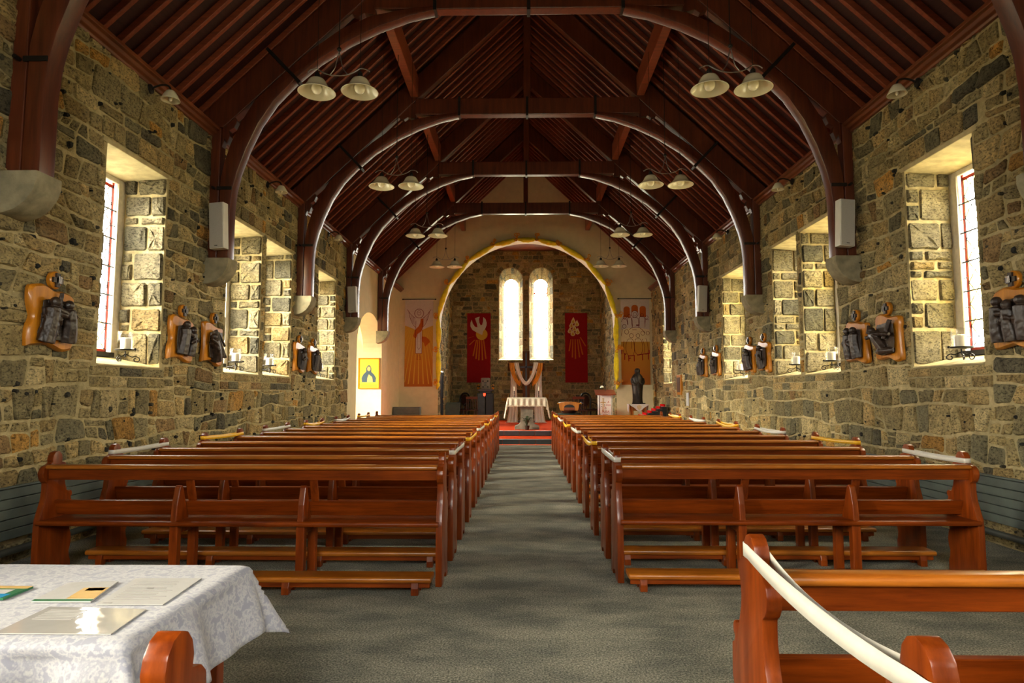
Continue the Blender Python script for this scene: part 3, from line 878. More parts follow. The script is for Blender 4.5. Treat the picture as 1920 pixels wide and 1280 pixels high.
for i, s in enumerate((-1, 1)):
    prof = [(4.2, 4.725), (4.165, 4.725), (4.155, 4.75), (4.12, 4.765), (4.11, 4.80), (4.07, 4.81), (4.07, 4.85), (4.2, 4.85)]
    structure(MB().prism([(s*a, b) for a, b in prof], 1, 3.0, 21.18).obj('trim_%d' % (i+1), M['cornice'], bevel=.004, bseg=1))
# ------------------------------------------------------------------ arched trusses
SOF = [(3.9, 3.1), (3.9, 3.5), (3.9, 3.76), (3.875, 4.03), (3.825, 4.25), (3.72, 4.56), (3.57, 4.9), (3.37, 5.21), (3.12, 5.48), (2.8, 5.76), (2.4, 6.02), (2.0, 6.215), (1.6, 6.36), (1.22, 6.445)]
OUT = [(1.25, 6.50), (1.6, 6.47), (2.1, 6.37), (2.5, 6.19), (2.85, 5.94), (3.2, 5.63), (3.62, 5.22), (3.80, 4.92), (3.93, 4.62), (4.00, 4.38), (4.045, 4.15), (4.05, 3.1)]
TH = .085
truss = empty('roof_truss', (0, 0, 3.1))
tz = -3.1
for s in (-1, 1):
    def q(pts): return [(s*a, b+tz) for a, b in pts]
    MB().prism(q(SOF+OUT), 1, -TH, TH).obj('curved_brace', M['truss'], truss, bevel=.016, smooth=True)
    MB().prism(q([(4.06, 3.1), (4.185, 3.1), (4.185, 4.85), (4.06, 4.85)]), 1, -TH+.01, TH-.01).obj('wall_post', M['truss'], truss, bevel=.012)
    pr = [(.06, 8.62), (4.18, 4.71), (4.18, 5.17), (.06, 9.10)]
    MB().prism(q([(.06, 8.62), (4.03, 4.855), (4.52, 4.855), (.06, 9.10)]), 1, -TH+.012, TH-.012).obj('principal_rafter', M['truss'], truss, bevel=.012)
    # cusped strut closing the spandrel beside the wall post
    cu = [(4.055, 4.60), (4.02, 4.70), (3.99, 4.64), (3.95, 4.74), (3.965, 4.82), (3.90, 4.86), (3.86, 4.95), (3.90, 5.02), (4.055, 4.87)]
    MB().prism(q(cu), 1, -.05, .05).obj('cusp', M['truss'], truss, bevel=.006)
    cu = [(2.05, 6.40), (2.2, 6.43), (2.27, 6.38), (2.36, 6.42), (2.5, 6.30), (2.36, 6.50), (2.05, 6.72)]
    MB().prism(q(cu), 1, -.05, .05).obj('cusp', M['truss'], truss, bevel=.006)
    # iron straps
    MB().box((s*3.985, 0, 4.03+tz), (.20, 2*TH+.02, .045)).obj('iron_strap', M['iron'], truss, bevel=.004)
    mb = MB().box((s*3.255, 0, 5.69+tz), (.045, 2*TH+.02, .66), ('Y', s*.76)); mb.obj('iron_strap', M['iron'], truss, bevel=.004)
    MB().box((s*1.25, 0, 6.62+tz), (.045, 2*TH+.02, .37)).obj('iron_strap', M['iron'], truss, bevel=.004)
    MB().tube([(s*4.12, -TH-.05, 4.03+tz), (s*4.12, TH+.05, 4.03+tz)], .018, 8).obj('bolt', M['iron'], truss)
MB().prism([(-2.06, 6.47+tz), (-1.2, 6.452+tz), (1.2, 6.452+tz), (2.06, 6.47+tz), (2.06, 6.77+tz), (-2.06, 6.77+tz)], 1, -TH+.005, TH-.005).obj('collar_beam', M['truss'], truss, bevel=.014)
MB().bb(-.065, .065, -.06, .06, 6.76+tz, 8.95+tz).obj('king_post', M['truss'], truss, bevel=.01)
MB().box((0, 0, 6.61+tz), (.045, 2*TH+.01, .36)).obj('iron_strap', M['iron'], truss, bevel=.004)
TY = [4.95, 8.2, 11.45, 14.7, 17.95]
where = ['nearest of the roof trusses, only its left foot in view against the stone wall', 'big arched dark timber truss nearest across the top of the view',
         'second full arched timber truss, behind the nearest full arch', 'third full arched timber truss along the nave roof',
         'farthest arched timber truss, just before the white gable wall']
GT = 'arched roof trusses along the nave'
truss.location.y = TY[0]; tag(truss, where[0], 'truss', GT)
for i in range(1, 5): dup(truss, (0, TY[i], 3.1), label=where[i])
# stone corbels under the posts belong to the walls
for s, wl in ((-1, wall_left), (1, wall_right)):
    cp = [(4.21, 3.1), (3.875, 3.1), (3.875, 3.02), (3.90, 2.94), (3.96, 2.85), (4.04, 2.79), (4.13, 2.76), (4.21, 2.75)]
    me = MB().prism([(s*a, b) for a, b in cp], 1, -.14, .14).mesh('corbel', M['corbel'], bevel=.015, smooth=True)
    for y in TY:
        o = bpy.data.objects.new('corbel', me); COL.objects.link(o); o.location = (0, y, 0)
        o.parent = wall_chapel if (s < 0 and y > 15) else wl

# ------------------------------------------------------------------ pendant lamps, wall lamps, loudspeakers
def curve(pts, n=8):
    """smooth path through points"""
    P = [Vector(p) for p in pts]; out = []
    for i in range(len(P)-1):
        a, b, c, d = P[max(i-1, 0)], P[i], P[i+1], P[min(i+2, len(P)-1)]
        for k in range(n):
            t = k/n
            out.append(.5*((2*b)+(c-a)*t+(2*a-5*b+4*c-d)*t*t+(3*b-a-3*c+d)*t**3))
    return out+[P[-1]]
SH = [(.030, .165), (.052, .162), (.078, .148), (.098, .120), (.114, .085), (.136, .055), (.168, .030), (.196, .012), (.202, .004), (.197, .0)]
SHI = [(.190, .006), (.163, .022), (.130, .046), (.106, .078), (.09, .113), (.07, .14), (.03, .152)]
pend = empty('pendant_lamp', (0, 0, 4.62))
for s in (-1, 1):
    MB().lathe([(a, b) for a, b in SH+SHI], (s*.235, 0, 0), 28).obj('glass_shade', M['opal'], pend, smooth='all')
    MB().ball((s*.235, 0, .052), (.060, .060, .066), 16, 10).obj('bulb', M['bulb'], pend, smooth='all')
    MB().lathe([(.022, .15), (.03, .165), (.03, .21), (.014, .235)], (s*.235, 0, 0), 12).obj('lamp_holder', M['iron'], pend, smooth=True)
    MB().tube([(s*.235, 0, .23), (s*.235, 0, 2.19)], .0035, 6).obj('cord', M['iron'], pend)
MB().tube(curve([(-.34, 0, .235), (-.30, 0, .262), (-.235, 0, .268), (-.16, 0, .225), (-.06, 0, .195), (.06, 0, .195), (.16, 0, .225), (.235, 0, .268), (.30, 0, .262), (.34, 0, .235)]), .007, 8).obj('wavy_arm', M['steel'], pend, smooth='all')
for s in (-1, 1):
    MB().tube(curve([(s*.10, 0, .2), (s*.045, 0, .28), (s*.018, 0, .39), (0, 0, .47)]), .006, 8).obj('hanger', M['steel'], pend, smooth='all')
MB().ball((0, 0, .49), .026, 10, 7).obj('knuckle', M['iron'], pend, smooth='all')
MB().tube([(0, 0, .5), (0, 0, 2.19)], .006, 6).obj('stem', M['iron'], pend)
GL = 'twin shaded pendant lamps down both sides of the nave'
ordn = ['nearest', 'second', 'third', 'farthest']
tag(pend, 'nearest twin glass pendant lamp on the left side under the roof', 'lamp', GL)
for i, y in enumerate((6.7, 9.9, 13.1, 16.4)):
    for s, sn in ((-1, 'left'), (1, 'right')):
        lab = '%s twin frosted glass pendant lamp hanging on the %s side of the roof' % (ordn[i], sn)
        loc = (-2.09 if s < 0 else 2.17, y, 4.62)
        if i == 0 and s < 0: pend.location = loc; pend['label'] = lab
        else: dup(pend, loc, label=lab)
wl_ = empty('wall_lamp', (0, 0, 0))
MB().lathe([(.0, 0), (.055, .0), (.05, .02), (.03, .03), (0, .03)], (0, 0, 0), 14).obj('wall_plate', M['iron'], wl_, smooth=True).rotation_euler = (0, PI/2, 0)
MB().tube(curve([(.02, 0, 0), (.08, 0, .03), (.15, 0, .045), (.21, 0, .03), (.235, 0, -.01)]), .011, 8).obj('arm', M['iron'], wl_, smooth='all')
MB().lathe([(.02, .07), (.045, .06), (.07, .02), (.095, -.03), (.10, -.045), (.094, -.042), (.065, .015), (.02, .055)], (.235, 0, -.09), 18).obj('glass_shade', M['opal'], wl_, smooth='all')
MB().ball((.235, 0, -.11), (.022, .022, .035), 10, 7).obj('bulb', M['bulb'], wl_, smooth='all')
tag(wl_, '', 'lamp', 'small glass wall lamps under the cornices')
first = True
for i, y in enumerate((6.72, 9.95, 13.15)):
    for s, sn in ((-1, 'left'), (1, 'right')):
        lab = '%s small glass wall lamp under the cornice of the %s stone wall' % (['nearest', 'middle', 'farthest'][i], sn)
        loc = (s*(WX-.02), y, 4.69); rz = 0 if s < 0 else PI
        if first: wl_.location = loc; wl_.rotation_euler = (0, 0, rz); wl_['label'] = lab; first = False
        else: dup(wl_, loc, rz, lab)
spk = empty('loudspeaker', (0, 0, 0))
MB().bb(-.10, .10, -.05, .06, -.30, .30).obj('cabinet', M['white'], spk, bevel=.008)
MB().bb(-.092, .092, -.062, -.048, -.292, .292).obj('grille', M['speaker'], spk, bevel=.006)
MB().bb(-.02, .02, -.066, -.060, -.27, -.262).obj('badge', M['black'], spk)
MB().bb(-.05, .05, .05, .10, -.03, .03).obj('bracket', M['iron'], spk)
tag(spk, '', 'speaker', 'slim wall column loudspeakers on the roof posts')
first = True
for y, yn in ((TY[1], 'nearest full roof truss'), (TY[3], 'third full roof truss')):
    for s, sn in ((-1, 'left'), (1, 'right')):
        lab = 'slim white column loudspeaker on the %s post of the %s' % (sn, yn)
        loc = (s*4.00, y-TH-.085, 3.50); 
        if first: spk.location = loc; spk['label'] = lab; first = False; o = spk
        else: o = dup(spk, loc, 0, lab)
        o.rotation_euler = (0, s*.05, s*.12)
# ------------------------------------------------------------------ pews
ENDP = [(0, 0), (0, .40), (.006, .455), (.03, .52), (.052, .58), (.062, .65), (.06, .705), (.04, .72), (.025, .745), (.018, .775), (.026, .805), (.05, .828), (.085, .838), (.108, .848),
        (.104, .87), (.112, .90), (.13, .921), (.155, .93), (.18, .921), (.198, .90), (.206, .87), (.202, .848), (.235, .84), (.256, .82), (.258, .795), (.245, .77), (.238, .72),
        (.25, .67), (.27, .625), (.29, .618), (.312, .622), (.328, .605), (.325, .582), (.312, .57), (.322, .55), (.34, .545), (.345, .44), (.335, .415), (.322, .38), (.32, .33), (.332, .30), (.342, .25), (.335, .2), (.322, .165), (.33, .12), (.345, .09), (.345, 0),
        (.26, 0), (.245, .035), (.21, .05), (.17, .05), (.135, .035), (.12, 0)]
def rounded(pts):
    out = []
    for i in range(len(pts)):
        a, p, b = (Vector(pts[j % len(pts)]) for j in (i-1, i, i+1))
        u, v = (p-a), (b-p)
        if p.y < .46 or min(u.length, v.length) < .004: out.append(tuple(p)); continue
        c = max(-1, min(1, u.normalized().dot(v.normalized())))
        if c < .1: out.append(tuple(p)); continue      # keep the quirks between the scrolls crisp
        out.append(tuple(p-u*.27)); out.append(tuple(p*.9+(p-u*.27+p+v*.27)*.05)); out.append(tuple(p+v*.27))
    return out
ENDP = rounded(ENDP)
def make_pew(L):
    r = empty('pew', (0, 0, 0))
    for x in (0, L-.046):
        MB().prism(ENDP, 0, x, x+.046).obj('end_panel', M['pewv'], r, bevel=.007, bseg=2, smooth=True)
    a, b = .046, L-.046
    MB().prism([(.030, .818), (.036, .807), (.062, .804), (.112, .806), (.12, .816), (.117, .832), (.09, .84), (.045, .84), (.033, .832)], 0, a, b).obj('top_rail', M['pewtop'], r, bevel=.006, smooth=True)
    MB().prism([(.068, .728), (.094, .732), (.088, .81), (.058, .81)], 0, a, b).obj('upper_back_rail', M['pew'], r, bevel=.004)
    MB().prism([(.176, .46), (.20, .465), (.165, .572), (.141, .567)], 0, a, b).obj('lower_back_rail', M['pew'], r, bevel=.004)
    MB().prism([(-.02, .425), (-.012, .412), (.335, .405), (.352, .418), (.352, .432), (.338, .442), (-.008, .447), (-.02, .439)], 0, a-.02, b+.02).obj('seat', M['pew'], r, bevel=.005, smooth=True)
    MB().bb(a, b, .305, .325, .35, .41).obj('seat_apron', M['pew'], r, bevel=.003)
    for f in (.345, .655):
        x = L*f
        MB().prism([(0, .44), (.012, .56), (.045, .68), (.062, .695), (.08, .685), (.145, .52), (.18, .44)], 0, x-.022, x+.022).obj('bracket', M['pewv'], r, bevel=.006)
        MB().prism([(.155, .54), (.178, .545), (.108, .745), (.085, .74)], 0, x+.03, x+.085).obj('back_stile', M['pewv'], r, bevel=.004)
        MB().bb(x-.03, x+.03, .008, .065, 0, .412).obj('leg', M['pewv'], r, bevel=.006)
        MB().bb(x-.03, x+.03, .265, .318, 0, .412).obj('leg', M['pewv'], r, bevel=.006)
        MB().bb(x-.028, x+.028, .06, .27, 0, .042).obj('foot_bar', M['pewv'], r, bevel=.004)
        MB().bb(x-.02, x+.02, .06, .27, .35, .412).obj('seat_bearer', M['pew'], r, bevel=.004)
    k = MB().prism([(-.205, .098), (-.198, .083), (-.04, .083), (-.022, .095), (-.022, .108), (-.04, .119), (-.19, .119), (-.203, .112)], 0, .05, L-.05).obj('kneeler', M['pewtop'], r, bevel=.005, smooth=True)
    MB().bb(.06, L-.06, -.175, -.155, .045, .085).obj('rail', M['pew'], k, bevel=.004)
    for f in (.03, .345, .655, .97):
        x = .075+(L-.15)*f
        MB().prism([(-.20, 0), (-.20, .045), (-.19, .083), (-.035, .083), (-.03, .045), (-.03, 0), (-.08, 0), (-.09, .025), (-.14, .025), (-.15, 0)], 0, x-.025, x+.025).obj('foot', M['pewv'], k, bevel=.004)
    return r
ORD = ['first', 'second', 'third', 'fourth', 'fifth', 'sixth', 'seventh', 'eighth', 'ninth', 'tenth', 'eleventh', 'twelfth', 'thirteenth', 'fourteenth']
KY = .155
LL, LR = 2.94, 2.62
XL0, XR0 = -.655-LL, .598
KL = [4.768, 5.47, 6.22, 7.02, 7.90, 8.68, 9.50, 10.31, 11.14, 11.97, 12.80, 13.63, 14.46, 15.30]
KR = [4.88, 5.56, 6.42, 7.30, 8.20, 9.09, 9.98, 10.87, 11.76, 12.65, 13.54, 14.43, 15.32]
pl = make_pew(LL); prr = make_pew(LR)
GPL, GPR = 'pews in the left block', 'pews in the right block'
for i, y in enumerate(KL):
    lab = 'varnished brown wooden pew, %s row from the front of the view in the left block' % ORD[i]
    if i == 0: pl.location = (XL0, y-KY, 0); tag(pl, lab, 'pew', GPL)
    else: dup(pl, (XL0, y-KY, 0), label=lab)
for i, y in enumerate(KR):
    lab = 'varnished brown wooden pew, %s row from the front of the view in the right block' % ORD[i]
    if i == 0: prr.location = (XR0, y-KY, 0); tag(prr, lab, 'pew', GPR)
    else: dup(prr, (XR0, y-KY, 0), label=lab)
o = dup(prr, (.61, 2.018-KY, 0), label='large foreground pew at lower right with a white ribbon round its end'); o['group'] = 'foreground pews'
o = dup(prr, (.615, 1.19-KY, 0), label='rearmost pew at the bottom right corner, only its knob and rail in view'); o['group'] = 'foreground pews'
o = dup(pl, (-.70-LL, 1.19-KY, 0), label='pew knob at bottom left in front of the white covered table'); o['group'] = 'foreground pews'

# ------------------------------------------------------------------ ribbons looped over neighbouring pew ends
def ribbon(xc, ya, yb, z, m_, label, group, sag=.012, sag2=None, wdt=.036, thick=.027, za=0, zb=0):
    sag2 = sag if sag2 is None else sag2
    SE = lambda q: math.copysign(abs(q)**.35, q)
    path = []
    e = empty('ribbon', (xc, (ya+yb)/2, z)); ym = (ya+yb)/2
    n = 14
    def side(x, y0, y1, sg, tw):
        for i in range(n+1):
            t = i/n
            path.append((x*(1-.35*math.sin(PI*t)), y0+(y1-y0)*t, -4*sg*t*(1-t), tw*math.sin(PI*t)))
    side(thick, ya, yb, sag, .0)
    for i in range(1, 6):
        a = PI*i/6; path.append((thick*SE(math.cos(a)), yb+.056*SE(math.sin(a)), 0, 0))
    side(-thick, yb, ya, sag2, .5)
    for i in range(1, 6):
        a = PI*i/6; path.append((-thick*SE(math.cos(a)), ya-.056*SE(math.sin(a)), 0, 0))
    m = len(path); mb = MB(); vs = []; fs = []
    for (x, y, dz, tw) in path:
        y -= ym
        t = (y+ym-ya)/(yb-ya); zz = za+(zb-za)*max(0, min(1, t))
        vs.append((x-tw*.012, y, zz+dz-wdt/2)); vs.append((x+tw*.012, y, zz+dz+wdt/2))
    for i in range(m):
        j = (i+1) % m; fs.append((2*i, 2*j, 2*j+1, 2*i+1))
    mb.add(vs, fs)
    o = mb.obj('band', m_, e, smooth='all')
    sol = o.modifiers.new('thick', 'SOLIDIFY'); sol.thickness = .0015
    tag(e, label, 'ribbon', group)
ZR = .868
AXL, AXR, WXL, WXR = -.678, .621, XL0+.023, XR0+LR-.023
rr = random.Random(4)
for side, K, st, xa, xw in (('left', KL, 1, AXL, WXL), ('right', KR, 0, AXR, WXR)):
    i = st; c = 0
    while i+1 < len(K):
        col = 'white' if c % 2 == 0 else 'yellow'
        mt = M['ribbonw'] if col == 'white' else M['ribbony']
        for xx, wn in ((xa, 'aisle'), (xw, 'wall')):
            ribbon(xx, K[i], K[i+1], ZR, mt, '%s ribbon looped over the %s ends of the %s and %s %s pews' % (col, wn, ORD[i], ORD[i+1], side),
                   '%s ribbons on the %s pews' % (col, side), rr.choice((.006, .012, .03)), rr.choice((.006, .02, .035)), za=rr.uniform(-.008, .008), zb=rr.uniform(-.008, .008))
        i += 2; c += 1
ribbon(.633, 1.19, 2.018, .862, M['ribbonw'], 'wide white satin ribbon sagging between the two foreground pews at right', 'foreground ribbons', .045, .03, .042, za=-.012, zb=.012)

# ------------------------------------------------------------------ table with a damask cloth, leaflets
def _damask(t, b):
    v = coords(t); n = noise(t, v, 30, 3, .6); n2 = noise(t, v, 55, 2)
    c = ramp(t, n, [(.42, (.22, .23, .28)), (.50, (.36, .36, .38)), (.60, (.24, .25, .295)), (.70, (.38, .38, .39))])
    t.links.new(c, b.inputs['Base Color']); b.inputs['Roughness'].default_value = .75; b.inputs['Sheen Weight'].default_value = .2
    bump(t, b, n2, .25, .003)
M['damask'] = mat('white_damask_cloth', _damask)
TX0, TX1, TY0, TY1, TZ = -3.0, -1.065, 1.62, 2.30, .75
t_ = empty('table', (-2.03, 1.96, 0))
MB().bb(TX0-t_.location.x+.01, TX1-t_.location.x-.01, TY0-1.96+.01, TY1-1.96-.01, .715, .742).obj('table_top', M['pew'], t_, bevel=.004)
for sx in (-.9, .9):
    for sy in (-.27, .27):
        MB().bb(sx-.025, sx+.025, sy-.025, sy+.025, 0, .716).obj('leg', M['pewv'], t_, bevel=.004)
tag(t_, 'long side table almost hidden under a white damask cloth', 'table')
OV = .23; cx0 = (TX0+TX1)/2
cl = empty('tablecloth', (-2.03, 1.96, TZ))
def cloth_pt(u, v):
    x = TX0-OV+u*(TX1-TX0+2*OV); y = TY0-OV+v*(TY1-TY0+2*OV)
    ex = min(max(x, TX0), TX1); ey = min(max(y, TY0), TY1)
    dx, dy = x-ex, y-ey; d = math.hypot(dx, dy)
    if d < 1e-6: return (x-cl.location.x, y-cl.location.y, .004+.0012*mnoise.noise(Vector((x*6, y*6, 1))))
    nx, ny = dx/d, dy/d
    corner = min(abs(dx), abs(dy))/max(abs(dx), abs(dy), 1e-6)
    s_ = x if abs(dy) > abs(dx) else y
    rip = .020*math.sin(s_*17+1.3)*min(1, d/.12)*(1-corner) + .012*math.sin(s_*31)*min(1, d/.2)*(1-corner)
    flare = .22*d+.30*corner*d+rip
    if d < .03: flare = d*.6
    fall = math.sqrt(max(0, d*d-min(flare, d*.8)**2))
    return (ex+nx*(flare+.012)-cl.location.x, ey+ny*(flare+.012)-cl.location.y, .004-fall)
MB().grid(cloth_pt, 150, 78).obj('cloth', M['damask'], cl, smooth='all').modifiers.new('thick', 'SOLIDIFY').thickness = .002
tag(cl, 'white damask tablecloth with pointed hanging corner at lower left', 'tablecloth')
def sheet(name, pts, z, m_, label, th=.0025, mats=()):
    c = Vector((sum(p[0] for p in pts)/len(pts), sum(p[1] for p in pts)/len(pts), z))
    e = empty(name, c)
    MB().prism([(p[0]-c.x, p[1]-c.y) for p in pts], 2, 0, th).obj('page', m_, e)
    def at(u, v):
        a = Vector((*pts[0], 0)).lerp(Vector((*pts[1], 0)), u); b = Vector((*pts[3], 0)).lerp(Vector((*pts[2], 0)), u); q = a.lerp(b, v); return (q.x-c.x, q.y-c.y)
    for (u0, u1, v0, v1, mm, nm) in mats:
        MB().prism([at(u0, v0), at(u1, v0), at(u1, v1), at(u0, v1)], 2, th, th+.0006).obj(nm, mm, e)
    tag(e, label, 'leaflet' if name != 'booklet' else 'booklet')
ZC = TZ+.006
lines = lambda m_: [(.12, .12+random.Random(i).uniform(.5, .76), .16+.055*i, .16+.055*i+.018, m_, 'print_line') for i in range(13)]
sheet('booklet', [(-1.80, 1.895), (-1.602, 1.90), (-1.602, 2.016), (-1.80, 2.02)], ZC, M['green'], 'green and blue booklet at the left edge of the white cloth', .006,
      [(.05, .95, .04, .34, M['sky'], 'blue_band'), (.1, .85, .36, .7, M['paper'], 'pale_panel'), (.0, 1, .8, 1, M['tan'], 'tan_band')])
sheet('brochure', [(-1.504, 1.881), (-1.332, 1.884), (-1.377, 2.082), (-1.527, 2.066)], ZC, M['paper'], 'folded brochure with a tan picture and dark green foot on the cloth', .004,
      [(0, 1, 0, .09, M['green'], 'green_foot'), (.52, 1, .12, .66, M['tan'], 'tan_picture'), (.62, .95, .5, .64, M['brust'], 'dark_picture')])
sheet('paper_sheet', [(-1.301, 1.861), (-1.11, 1.865), (-1.131, 2.127), (-1.345, 2.124)], ZC, M['paper'], 'printed white sheet nearest the right edge of the table', .002,
      lines(M['text'])+[(.07, .2, .03, .07, M['text'], 'stamp'), (.4, .5, .55, .6, M['text'], 'stamp')])
def _gloss(t, b):
    b.inputs['Base Color'].default_value = (.42, .41, .39, 1); b.inputs['Roughness'].default_value = .06; b.inputs['Coat Weight'].default_value = 1
    bump(t, b, noise(t, coords(t), 9, 2), .12, .02)
M['laminate'] = mat('laminated_sheet', _gloss)
sheet('laminated_sheet', [(-1.412, 1.64), (-1.114, 1.64), (-1.134, 1.825), (-1.42, 1.84)], ZC, M['laminate'], 'shiny laminated sheet near the front edge of the table', .0025,
      [(.08, .45, .5+.06*i, .53+.06*i, M['text'], 'print_line') for i in range(7)])

# ------------------------------------------------------------------ carved stations on the side walls
def figure(mb, P, pose, s=1):
    """a carved robed figure: head, tapering body, two arms; P maps (u, v, depth) to space"""
    u, v, lean, hgt, arm = pose
    def T(pts, r): mb.tube([P(*p) for p in pts], r, 8)
    top = (u+lean*hgt, v+hgt, .085)
    T([(u, v, .075), (u+lean*hgt*.25, v+hgt*.28, .10), (u+lean*hgt*.55, v+hgt*.58, .115), (u+lean*hgt*.78, v+hgt*.76, .105), (u+lean*hgt*.84, v+hgt*.82, .10)],
      [.062*s, .055*s, .05*s, .055*s, .022*s])
    c = P(u+lean*hgt*.92, v+hgt*.93, .125); mb.ball(c, .036*s, 9, 7)
    sh = (u+lean*hgt*.74, v+hgt*.72, .115)
    for a in arm:
        T([sh, (sh[0]+a[0]*.5, sh[1]+a[1]*.5-.02, .160), (sh[0]+a[0], sh[1]+a[1], .135)], [.024*s, .02*s, .015*s])
CHISEL = bpy.data.textures.new('chisel', 'CLOUDS'); CHISEL.noise_scale = .045
def station(fr, y, label, shape, seed):
    rnd = random.Random(seed)
    loc = fr.p(y, 2.0, .03)
    e = empty('carved_station', loc); f = Frame((0, 0, 0), fr.U, fr.V, fr.N)
    P = lambda u, v, d: f.p(u, v, d)
    w2, h2 = .25, .235
    base = [(-w2-.02, -h2-.01), (-.06, -h2+.005), (.02, -h2-.01), (.13, -h2-.045), (w2-.03, -h2-.04), (w2, -h2), (w2-.015, -.05), (w2-.03, .05), (w2-.005, .16), (w2-.02, h2-.01), (.13, h2), (.02, h2+.01), (-.10, h2+.035), (-w2+.06, h2+.045), (-w2-.005, h2+.01), (-w2, .1), (-w2+.02, 0), (-w2-.01, -.12)]
    if fr.N.x < 0: base = [(-a, b) for a, b in base][::-1]
    jit = [(a+rnd.uniform(-.012, .012), b+rnd.uniform(-.012, .012)) for a, b in base]
    sm = curve([(a, b, 0) for a, b in jit+[jit[0]]], 3)[:-1]
    mb = MB(); n = len(sm)
    vs = [P(p.x, p.y, .0) for p in sm]+[P(p.x, p.y, .03) for p in sm]+[P(p.x*.93, p.y*.93, .052) for p in sm]
    mb.add(vs, [(i, (i+1) % n, (i+1) % n+n, i+n) for i in range(n)]+[(i+n, (i+1) % n+n, (i+1) % n+2*n, i+2*n) for i in range(n)]+[tuple(range(2*n, 3*n))])
    mb.obj('plaque', M['plaque'], e, smooth=True)
    mb = MB()
    q = [(-.17, -.195), (.18, -.20), (.20, .02), (.18, .165), (-.03, .175), (-.17, .145), (-.19, -.03)]
    vs = [P(a, b, .045) for a, b in q]+[P(a*.95, b*.95, .078) for a, b in q]; n = len(q)
    mb.add(vs, [(i, (i+1) % n, (i+1) % n+n, i+n) for i in range(n)]+[tuple(range(n, 2*n))])
    P0 = P; P = lambda u, v, d: P0(u*1.2, v*1.12, d)
    for pose in shape['fig']: figure(mb, P, pose, shape.get('s', 1.25))
    for (a, b, wd) in shape.get('beam', []):
        A, B = P(*a), P(*b); mb.tube([A, B], wd, 4)
    for (a, b, rx, rz) in shape.get('lump', []):
        mb.tube([P(a-rx, b, .07), P(a, b, .11), P(a+rx, b, .07)], [rz*.5, rz, rz*.5], 8)
    c_ = mb.obj('carving', M['carving'], e, smooth='all')
    rm = c_.modifiers.new('carve', 'REMESH'); rm.mode = 'VOXEL'; rm.voxel_size = .006; rm.use_smooth_shade = True
    dm = c_.modifiers.new('chisel', 'DISPLACE'); dm.texture = CHISEL; dm.strength = .010; dm.mid_level = .5
    P = P0
    # numbered roundel over the plaque
    mb = MB(); cu, cv = .03, .335
    ring = [(cu+.072*math.cos(2*PI*i/18), cv+.078*math.sin(2*PI*i/18)) for i in range(18)]
    vs = [P(a, b, 0) for a, b in ring]+[P(a, b, .03) for a, b in ring]+[P(cu+(a-cu)*.85, cv+(b-cv)*.85, .04) for a, b in ring]
    mb.add(vs, [(i, (i+1) % 18, (i+1) % 18+18, i+18) for i in range(18)]+[(i+18, (i+1) % 18+18, (i+1) % 18+36, i+36) for i in range(18)]+[tuple(range(36, 54))])
    rd = mb.obj('roundel', M['plaque'], e, smooth=True)
    mb = MB()
    for (a0, a1, b0, b1) in ((-.022, .022, -.06, .06), (-.058, .058, -.022, .022)):
        V = [P(cu+a, cv+b, d) for d in (.038, .058) for a, b in ((a0, b0), (a1, b0), (a1, b1), (a0, b1))]
        mb.add(V, [(3, 2, 1, 0), (4, 5, 6, 7), (0, 1, 5, 4), (1, 2, 6, 5), (2, 3, 7, 6), (3, 0, 4, 7)])
    mb.obj('cross', M['carving'], rd)
    mb = MB()
    for k in range(-1, 2):
        mb.tube([P(cu+.016*k, cv-.03, .074), P(cu+.016*k, cv+.03, .074)], .0035, 4)
    for b in (-.033, .033): mb.tube([P(cu-.026, cv+b, .074), P(cu+.026, cv+b, .074)], .0035, 4)
    mb.tube([P(cu, cv, .05), P(cu, cv, .074)], .004, 4)
    mb.obj('numeral', M['steel'], rd)
    tag(e, label, 'carving', 'carved wooden stations along the walls')
SHAPES = [
    dict(fig=[(-.10, -.19, .1, .33, [(.14, -.02), (.05, -.1)]), (.12, -.17, -.2, .30, [(-.12, .02)])], beam=[((-.14, .0, .10), (.16, .03, .12), .022), ((.03, .2, .09), (-.02, -.14, .1), .022)]),
    dict(fig=[(-.06, -.16, .05, .33, [(.12, -.04)]), (.08, -.17, .0, .29, [(-.06, -.08), (.07, -.05)])]),
    dict(fig=[(.02, -.19, -.55, .28, [(.05, -.14), (-.1, .03)])], beam=[((-.02, .16, .08), (.10, -.16, .15), .026), ((.06, .14, .07), (.14, -.02, .12), .018)], lump=[(.06, -.13, .1, .05)]),
    dict(fig=[(.0, -.19, .0, .33, [(.07, -.1), (-.07, -.09)])], beam=[((.10, -.1, .08), (.10, .12, .1), .02)]),
    dict(fig=[(-.03, -.19, .05, .34, [(.08, -.1), (.1, -.02)]), (.1, -.18, -.1, .2, [(-.04, .05)])]),
    dict(fig=[(-.13, -.17, .0, .31, [(.05, -.1)]), (-.01, -.17, .02, .29, [(.06, -.08), (-.05, -.05)]), (.12, -.17, -.1, .33, [(-.08, -.03)])]),
    dict(fig=[(.02, -.12, .75, .22, [(.12, -.02), (.06, .1)])], beam=[((-.10, .17, .09), (-.03, -.02, .12), .03), ((-.14, .02, .13), (.15, .05, .15), .026)], lump=[(.02, -.14, .14, .055)]),
    dict(fig=[(-.07, -.18, .05, .33, [(.1, -.06)]), (.08, -.18, -.05, .33, [(-.09, -.1), (.05, -.1)])]),
    dict(fig=[(.0, -.19, .03, .35, [(.09, -.05), (-.1, -.12)])], lump=[(.05, .02, .08, .04)]),
    dict(fig=[(.02, -.19, -.1, .34, [(-.12, -.02), (.05, -.14)]), (-.1, -.18, .1, .27, [(.03, -.08)])]),
]
